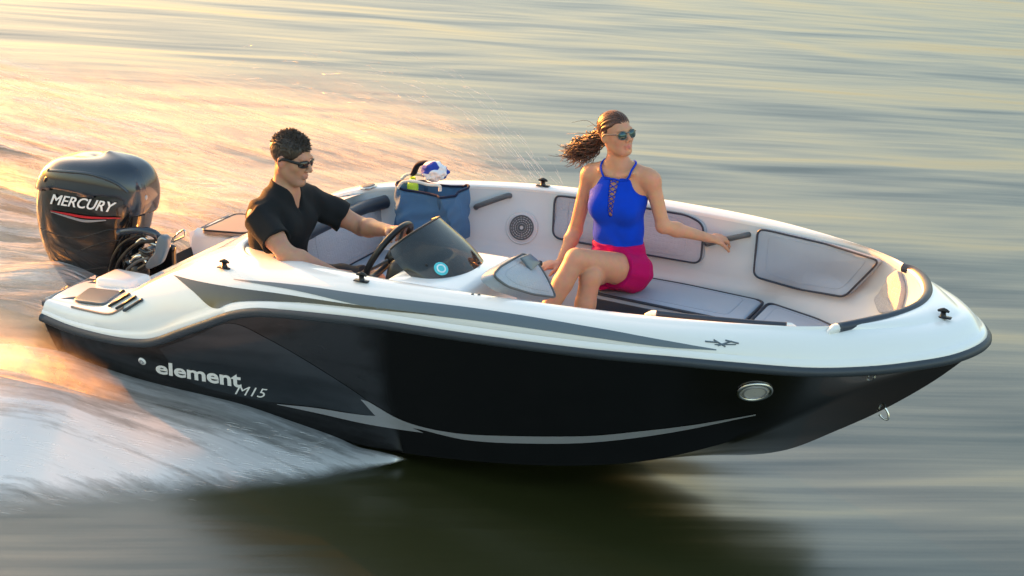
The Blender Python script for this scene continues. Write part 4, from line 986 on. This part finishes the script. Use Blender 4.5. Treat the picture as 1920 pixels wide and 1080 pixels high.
for k in range(90):                                                     # strands combed over the skull towards the tie
    th = rnd.uniform(-1.9, 1.9); ph = rnd.uniform(.15, .95); P = []
    for t in np.linspace(0, 1, 6):
        a = ph*(1-t)*1.25; n = v3(math.cos(a)*-1+.0, 0, 0); n = v3(-math.cos(a), math.sin(a)*math.sin(th), math.sin(a)*math.cos(th)); P.append(WT(*(v3(-.018, 0, .040)+n*v3(.102, .082, .090))))
    if WR.T.dot(P[0]-WC_)[2] > -.01 and WR.T.dot(P[0]-WC_)[0] < .0: locks.append(lock(P, .0035, .002, 10, 4))
V, F = merge(*locks); part('ponytail', V, F, wm_, hair, kind='stuff')
green = mat('mirrored_lens', (.02, .06, .07), .05, metal=.6, coat=.5); shades(None, WT, WR, wom, green, mat('gunmetal', (.18, .17, .16), .25, metal=1.0), False)

# ---------------------------------------------------------------- water
def to_world(V):
    V = np.asarray(V, float); M3 = np.array(BOAT.to_3x3()); return V@M3.T+np.array(BOAT.translation)
def at_water(px, py, z=0.0):
    d = np.array((BOAT.to_3x3() @ pix_dir(px, py))); c = np.array(BOAT @ CPOS); return c+d*((z-c[2])/d[2])
def free(name, V, F, m, kind, fade=None, uv=None):
    me = bpy.data.meshes.new(name); me.from_pydata(np.asarray(V).tolist(), [], [list(map(int, f)) for f in F]); me.update()
    me.polygons.foreach_set('use_smooth', [True]*len(me.polygons)); me.materials.append(m)
    if fade is not None:
        a = me.attributes.new('fade', 'FLOAT', 'POINT'); a.data.foreach_set('value', np.asarray(fade, np.float32))
    if uv is not None:
        a = me.attributes.new('flow', 'FLOAT_VECTOR', 'POINT'); a.data.foreach_set('vector', np.c_[uv, np.zeros(len(uv))].astype(np.float32).ravel())
    o = bpy.data.objects.new(name, me); COL.objects.link(o); o['kind'] = kind; return o

wat = bpy.data.materials.new('lake_water'); wat.use_nodes = True
t = wat.node_tree; b = t.nodes['Principled BSDF']
b.inputs['Base Color'].default_value = (.026, .028, .008, 1); b.inputs['Roughness'].default_value = .29; b.inputs['IOR'].default_value = 1.9; b.inputs['Specular IOR Level'].default_value = .5
tc = t.nodes.new('ShaderNodeTexCoord')
def wave(angle, sx, sy, detail, rough=.5, dist=0.0):
    mp = t.nodes.new('ShaderNodeMapping'); mp.vector_type = 'TEXTURE'; mp.inputs['Rotation'].default_value = (0, 0, math.radians(angle)); mp.inputs['Scale'].default_value = (sx, sy, 1)
    t.links.new(tc.outputs['Object'], mp.inputs['Vector']); n = t.nodes.new('ShaderNodeTexNoise'); n.noise_dimensions = '2D'; n.inputs['Scale'].default_value = 1; n.inputs['Detail'].default_value = detail; n.inputs['Roughness'].default_value = rough; n.inputs['Distortion'].default_value = dist
    t.links.new(mp.outputs[0], n.inputs['Vector']); return n.outputs['Fac']
def math_(op, a, bb):
    n = t.nodes.new('ShaderNodeMath'); n.operation = op
    for i, v in enumerate((a, bb)):
        if isinstance(v, (int, float)): n.inputs[i].default_value = v
        else: t.links.new(v, n.inputs[i])
    return n.outputs[0]
h = math_('ADD', math_('MULTIPLY', wave(40, 6.0, 1.5, 2, .45, .4), .082), math_('MULTIPLY', wave(38, 3.0, .42, 2, .5), .013))
h = math_('ADD', h, math_('MULTIPLY', wave(36, 2.0, .09, 2, .5), .0016))
bp = t.nodes.new('ShaderNodeBump'); bp.inputs['Strength'].default_value = 1.0; bp.inputs['Distance'].default_value = 1.0
t.links.new(h, bp.inputs['Height']); t.links.new(bp.outputs[0], b.inputs['Normal'])
g = np.sinh(np.linspace(-6.2, 6.2, 300))/math.sinh(6.2)*900; gx = g; rows = [[(x, y, 0) for y in g] for x in gx]
V, F = grid(rows); V[:, 2] = .006*np.sin(1.9*V[:, 0]-2.6*V[:, 1])+.005*np.sin(.8*V[:, 0]+3.9*V[:, 1]+1)
V[:, 2] *= np.exp(-(np.hypot(V[:, 0], V[:, 1])/40)**2)
free('water', V, F, wat, 'structure')

def foam_mat(name, col, dens, su, sv, lo, hi, trans=.5, detail=5, bd=.02):
    """broken white water: a thin sheet with streaks along the flow and holes between"""
    m = bpy.data.materials.new(name); m.use_nodes = True; t = m.node_tree; t.nodes.remove(t.nodes['Principled BSDF']); out = t.nodes['Material Output']
    a = t.nodes.new('ShaderNodeAttribute'); a.attribute_name = 'flow'; f = t.nodes.new('ShaderNodeAttribute'); f.attribute_name = 'fade'
    mp = t.nodes.new('ShaderNodeMapping'); mp.inputs['Scale'].default_value = (su, sv, 1); t.links.new(a.outputs['Vector'], mp.inputs['Vector'])
    n = t.nodes.new('ShaderNodeTexNoise'); n.noise_dimensions = '2D'; n.inputs['Scale'].default_value = 1; n.inputs['Detail'].default_value = detail; n.inputs['Roughness'].default_value = .62; n.inputs['Distortion'].default_value = .15; t.links.new(mp.outputs[0], n.inputs['Vector'])
    r = t.nodes.new('ShaderNodeMapRange'); r.inputs['From Min'].default_value = lo; r.inputs['From Max'].default_value = hi; t.links.new(n.outputs['Fac'], r.inputs['Value'])
    n3 = t.nodes.new('ShaderNodeTexNoise'); n3.noise_dimensions = '2D'; n3.inputs['Scale'].default_value = 1; n3.inputs['Detail'].default_value = 6; n3.inputs['Roughness'].default_value = .7
    mp3 = t.nodes.new('ShaderNodeMapping'); mp3.inputs['Scale'].default_value = (su*7, sv*1.6, 1); t.links.new(a.outputs['Vector'], mp3.inputs['Vector']); t.links.new(mp3.outputs[0], n3.inputs['Vector'])
    r3 = t.nodes.new('ShaderNodeMapRange'); r3.inputs['From Min'].default_value = .30; r3.inputs['From Max'].default_value = .65; r3.inputs['To Min'].default_value = .55; r3.inputs['To Max'].default_value = 1.15; t.links.new(n3.outputs['Fac'], r3.inputs['Value'])
    m0 = t.nodes.new('ShaderNodeMath'); m0.operation = 'MULTIPLY'; t.links.new(r.outputs[0], m0.inputs[0]); t.links.new(r3.outputs[0], m0.inputs[1])
    mu = t.nodes.new('ShaderNodeMath'); mu.operation = 'MULTIPLY'; t.links.new(m0.outputs[0], mu.inputs[0]); t.links.new(f.outputs['Fac'], mu.inputs[1])
    m2 = t.nodes.new('ShaderNodeMath'); m2.operation = 'MULTIPLY'; t.links.new(mu.outputs[0], m2.inputs[0]); m2.inputs[1].default_value = dens; m2.use_clamp = True
    d = t.nodes.new('ShaderNodeBsdfDiffuse'); d.inputs['Color'].default_value = (*col, 1); tr = t.nodes.new('ShaderNodeBsdfTranslucent'); tr.inputs['Color'].default_value = (*col, 1)
    gl = t.nodes.new('ShaderNodeBsdfGlossy'); gl.inputs['Roughness'].default_value = .3
    x = t.nodes.new('ShaderNodeMixShader'); x.inputs[0].default_value = trans; t.links.new(d.outputs[0], x.inputs[1]); t.links.new(tr.outputs[0], x.inputs[2])
    x1 = t.nodes.new('ShaderNodeMixShader'); x1.inputs[0].default_value = .15 if trans < .7 else 0; t.links.new(x.outputs[0], x1.inputs[1]); t.links.new(gl.outputs[0], x1.inputs[2])
    bp = t.nodes.new('ShaderNodeBump'); bp.inputs['Strength'].default_value = .25 if bd <= .02 else .8; bp.inputs['Distance'].default_value = bd; t.links.new(n.outputs['Fac'], bp.inputs['Height'])
    for s in (d, tr, gl): t.links.new(bp.outputs[0], s.inputs['Normal'])
    tp = t.nodes.new('ShaderNodeBsdfTransparent'); y = t.nodes.new('ShaderNodeMixShader'); t.links.new(m2.outputs[0], y.inputs[0]); t.links.new(tp.outputs[0], y.inputs[1]); t.links.new(x1.outputs[0], y.inputs[2])
    t.links.new(y.outputs[0], out.inputs['Surface']); return m
def sheet(name, A, B, n, m_, bulge, mat_, fade, kind='stuff', ripple=.0):
    """surface between curve A and curve B (world), fade(u, v) its density"""
    A, B = spline(A, n), spline(B, n); rows = []; fd_ = []; uv = []
    L = np.r_[0, np.cumsum(np.linalg.norm(np.diff((A+B)/2, axis=0), axis=1))]
    for i in range(n):
        w = np.linalg.norm(B[i]-A[i])
        for j in range(m_):
            v = j/(m_-1); u = i/(n-1); p = A[i]+(B[i]-A[i])*v; p = p+np.array([0, 0, bulge(u, v)])
            p[2] += ripple*math.sin(9*L[i]+17*v*w)*math.sin(23*v*w+3*L[i]); rows.append(p); fd_.append(fade(u, v)); uv.append((L[i], v*w))
    F = grid(np.zeros((n, m_, 3)))[1]
    return free(name, rows, F, mat_, kind, fd_, uv)
ss = lambda x, a, c: (lambda q: q*q*(3-2*q))(min(1, max(0, (x-a)/(c-a))))
white = (.86, .88, .90)
# sheet of white water thrown from the near chine
inner = [to_world(at(*p, y=-.86)) for p in ((764, 858), (716, 846), (672, 836), (634, 819), (560, 790), (467, 754), (380, 730), (282, 707), (200, 683), (145, 664))]
inner = [p+np.array([0, -.01, 0]) for p in inner]+[at_water(60, 650, .06), at_water(-60, 640, .05), at_water(-240, 630, .04), at_water(-500, 620, .03)]
outer = [at_water(*p, .012) for p in ((770, 861), (700, 880), (640, 894), (570, 908), (470, 924), (360, 938), (270, 950), (180, 962), (80, 975), (0, 990), (-100, 1010), (-220, 1030), (-400, 1060), (-650, 1100))]
sheet('near_spray', inner, outer, 150, 70, lambda u, v: .02*math.sin(math.pi*v)*min(1, u*6)*(1-.4*u), foam_mat('spray_sheet', white, 1.5, .40, 6, .0, .85, .35, detail=3, bd=.012),
      lambda u, v: (.50+.70*ss(v, .10, .7))*(1-ss(v, .62, 1.0)**.8)*ss(u, 0, .05)*1.5)
# stern wake
A = [v3(.05, -.9, .10), v3(-.5, -1.0, .06), v3(-1.5, -1.2, .03), v3(-3, -1.4, .02), v3(-6, -1.8, .01), v3(-12, -2.5, .01)]; B = [v3(.05, 2.1, .03), v3(-.5, 2.3, .03), v3(-1.5, 2.8, .03), v3(-3, 3.4, .03), v3(-6, 4.6, .02), v3(-12, 6, .01)]
sheet('stern_wake', A, B, 120, 60, lambda u, v: .16*math.exp(-((u-.16)/.12)**2)*math.sin(math.pi*v)+.03*math.sin(40*v+9*u)*math.sin(23*u), foam_mat('wake_foam', white, .75, .6, 9, .30, .70, .3, bd=.14),
      lambda u, v: ss(v, 0, .12)*(1-ss(v, .9, 1))*(1-ss(u, .5, 1)), ripple=.012)
# plume thrown up on the far side, lit from behind by the low sun, whose warm glow is also tinted into its colour
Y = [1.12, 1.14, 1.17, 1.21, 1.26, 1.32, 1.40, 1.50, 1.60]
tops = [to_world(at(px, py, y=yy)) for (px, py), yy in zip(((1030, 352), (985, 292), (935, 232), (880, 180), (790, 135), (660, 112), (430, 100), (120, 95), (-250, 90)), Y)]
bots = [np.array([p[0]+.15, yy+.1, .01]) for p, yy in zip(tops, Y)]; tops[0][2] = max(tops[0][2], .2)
sheet('far_spray', bots, tops, 140, 60, lambda u, v: 0, foam_mat('sun_tinted_mist', (.88, .80, .68), .6, .8, 14, .08, .80, .97, detail=4, bd=.05),
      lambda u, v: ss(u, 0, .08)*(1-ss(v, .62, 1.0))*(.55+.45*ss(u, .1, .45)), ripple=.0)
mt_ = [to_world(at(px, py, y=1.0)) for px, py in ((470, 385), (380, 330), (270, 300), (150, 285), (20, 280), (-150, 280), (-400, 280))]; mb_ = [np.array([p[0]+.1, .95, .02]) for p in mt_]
sheet('stern_glow_mist', mb_, mt_, 60, 40, lambda u, v: 0, foam_mat('stern_glow_mist', (.88, .80, .68), 1.3, 1.0, 7, .05, .80, .97, detail=4, bd=.05), lambda u, v: ss(u, 0, .25)*(1-ss(v, .3, 1.0)))  # sheet added for the golden glow astern, sun warmth tinted into its colour
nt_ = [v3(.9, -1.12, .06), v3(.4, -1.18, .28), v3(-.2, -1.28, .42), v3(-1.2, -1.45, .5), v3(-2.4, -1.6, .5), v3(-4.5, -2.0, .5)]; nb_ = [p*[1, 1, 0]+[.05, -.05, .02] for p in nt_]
sheet('near_glow_mist', nb_, nt_, 60, 30, lambda u, v: 0, foam_mat('near_glow_mist', (.88, .80, .68), 1.0, 1.0, 6, .05, .85, .97, detail=3, bd=.02), lambda u, v: ss(u, 0, .35)*(1-ss(v, .1, 1.0)))  # low sheet added for orange glow beside the hull, its colour tinted sun-warm
# flying drops and threads of water along the plume's edge
rnd = random.Random(8); parts_ = []; T_ = spline(tops, 200); B_ = spline(bots, 200)
for k in range(300):
    u = rnd.random()**1.3*.75; i = int(u*198); v = 1-abs(rnd.gauss(0, .22)); p = B_[i]+(T_[i]-B_[i])*(v+rnd.uniform(0, .06)); p = p+np.array([rnd.gauss(0, .05), rnd.gauss(0, .10), rnd.gauss(0, .03)])
    d = (T_[i+1]-T_[i]); d = d/np.linalg.norm(d)+np.array([rnd.gauss(0, .08), rnd.gauss(0, .08), rnd.gauss(0, .12)]); l = rnd.uniform(.02, .14); r = rnd.uniform(.0006, .0012)
    parts_.append(tube([p, p+d*l*.5, p+d*l+[0, 0, -.003]], [r*.4, r, r*.5], 4))
IN_, OUT_ = spline(inner, 150), spline(outer, 150)
for k in range(350):
    i = 34+int(rnd.random()**1.3*95); v = rnd.uniform(.3, 1.03); p = IN_[i]+(OUT_[i]-IN_[i])*v+np.array([rnd.gauss(0, .03), rnd.gauss(0, .03), .03+abs(rnd.gauss(.02, .03))]); l = rnd.uniform(.01, .08); r = rnd.uniform(.0005, .0012)
    parts_.append(tube([p, p+np.array([-l*.5, -l*.12, .002]), p+np.array([-l, -l*.25, 0])], [r*.4, r, r*.5], 4))
dm = mat('water_drops', (.85, .86, .88), .15, trans=.0, spec=.6); bb_ = dm.node_tree.nodes['Principled BSDF']; bb_.inputs['Alpha'].default_value = .3
free('spray_drops', *merge(*parts_), dm, 'stuff')
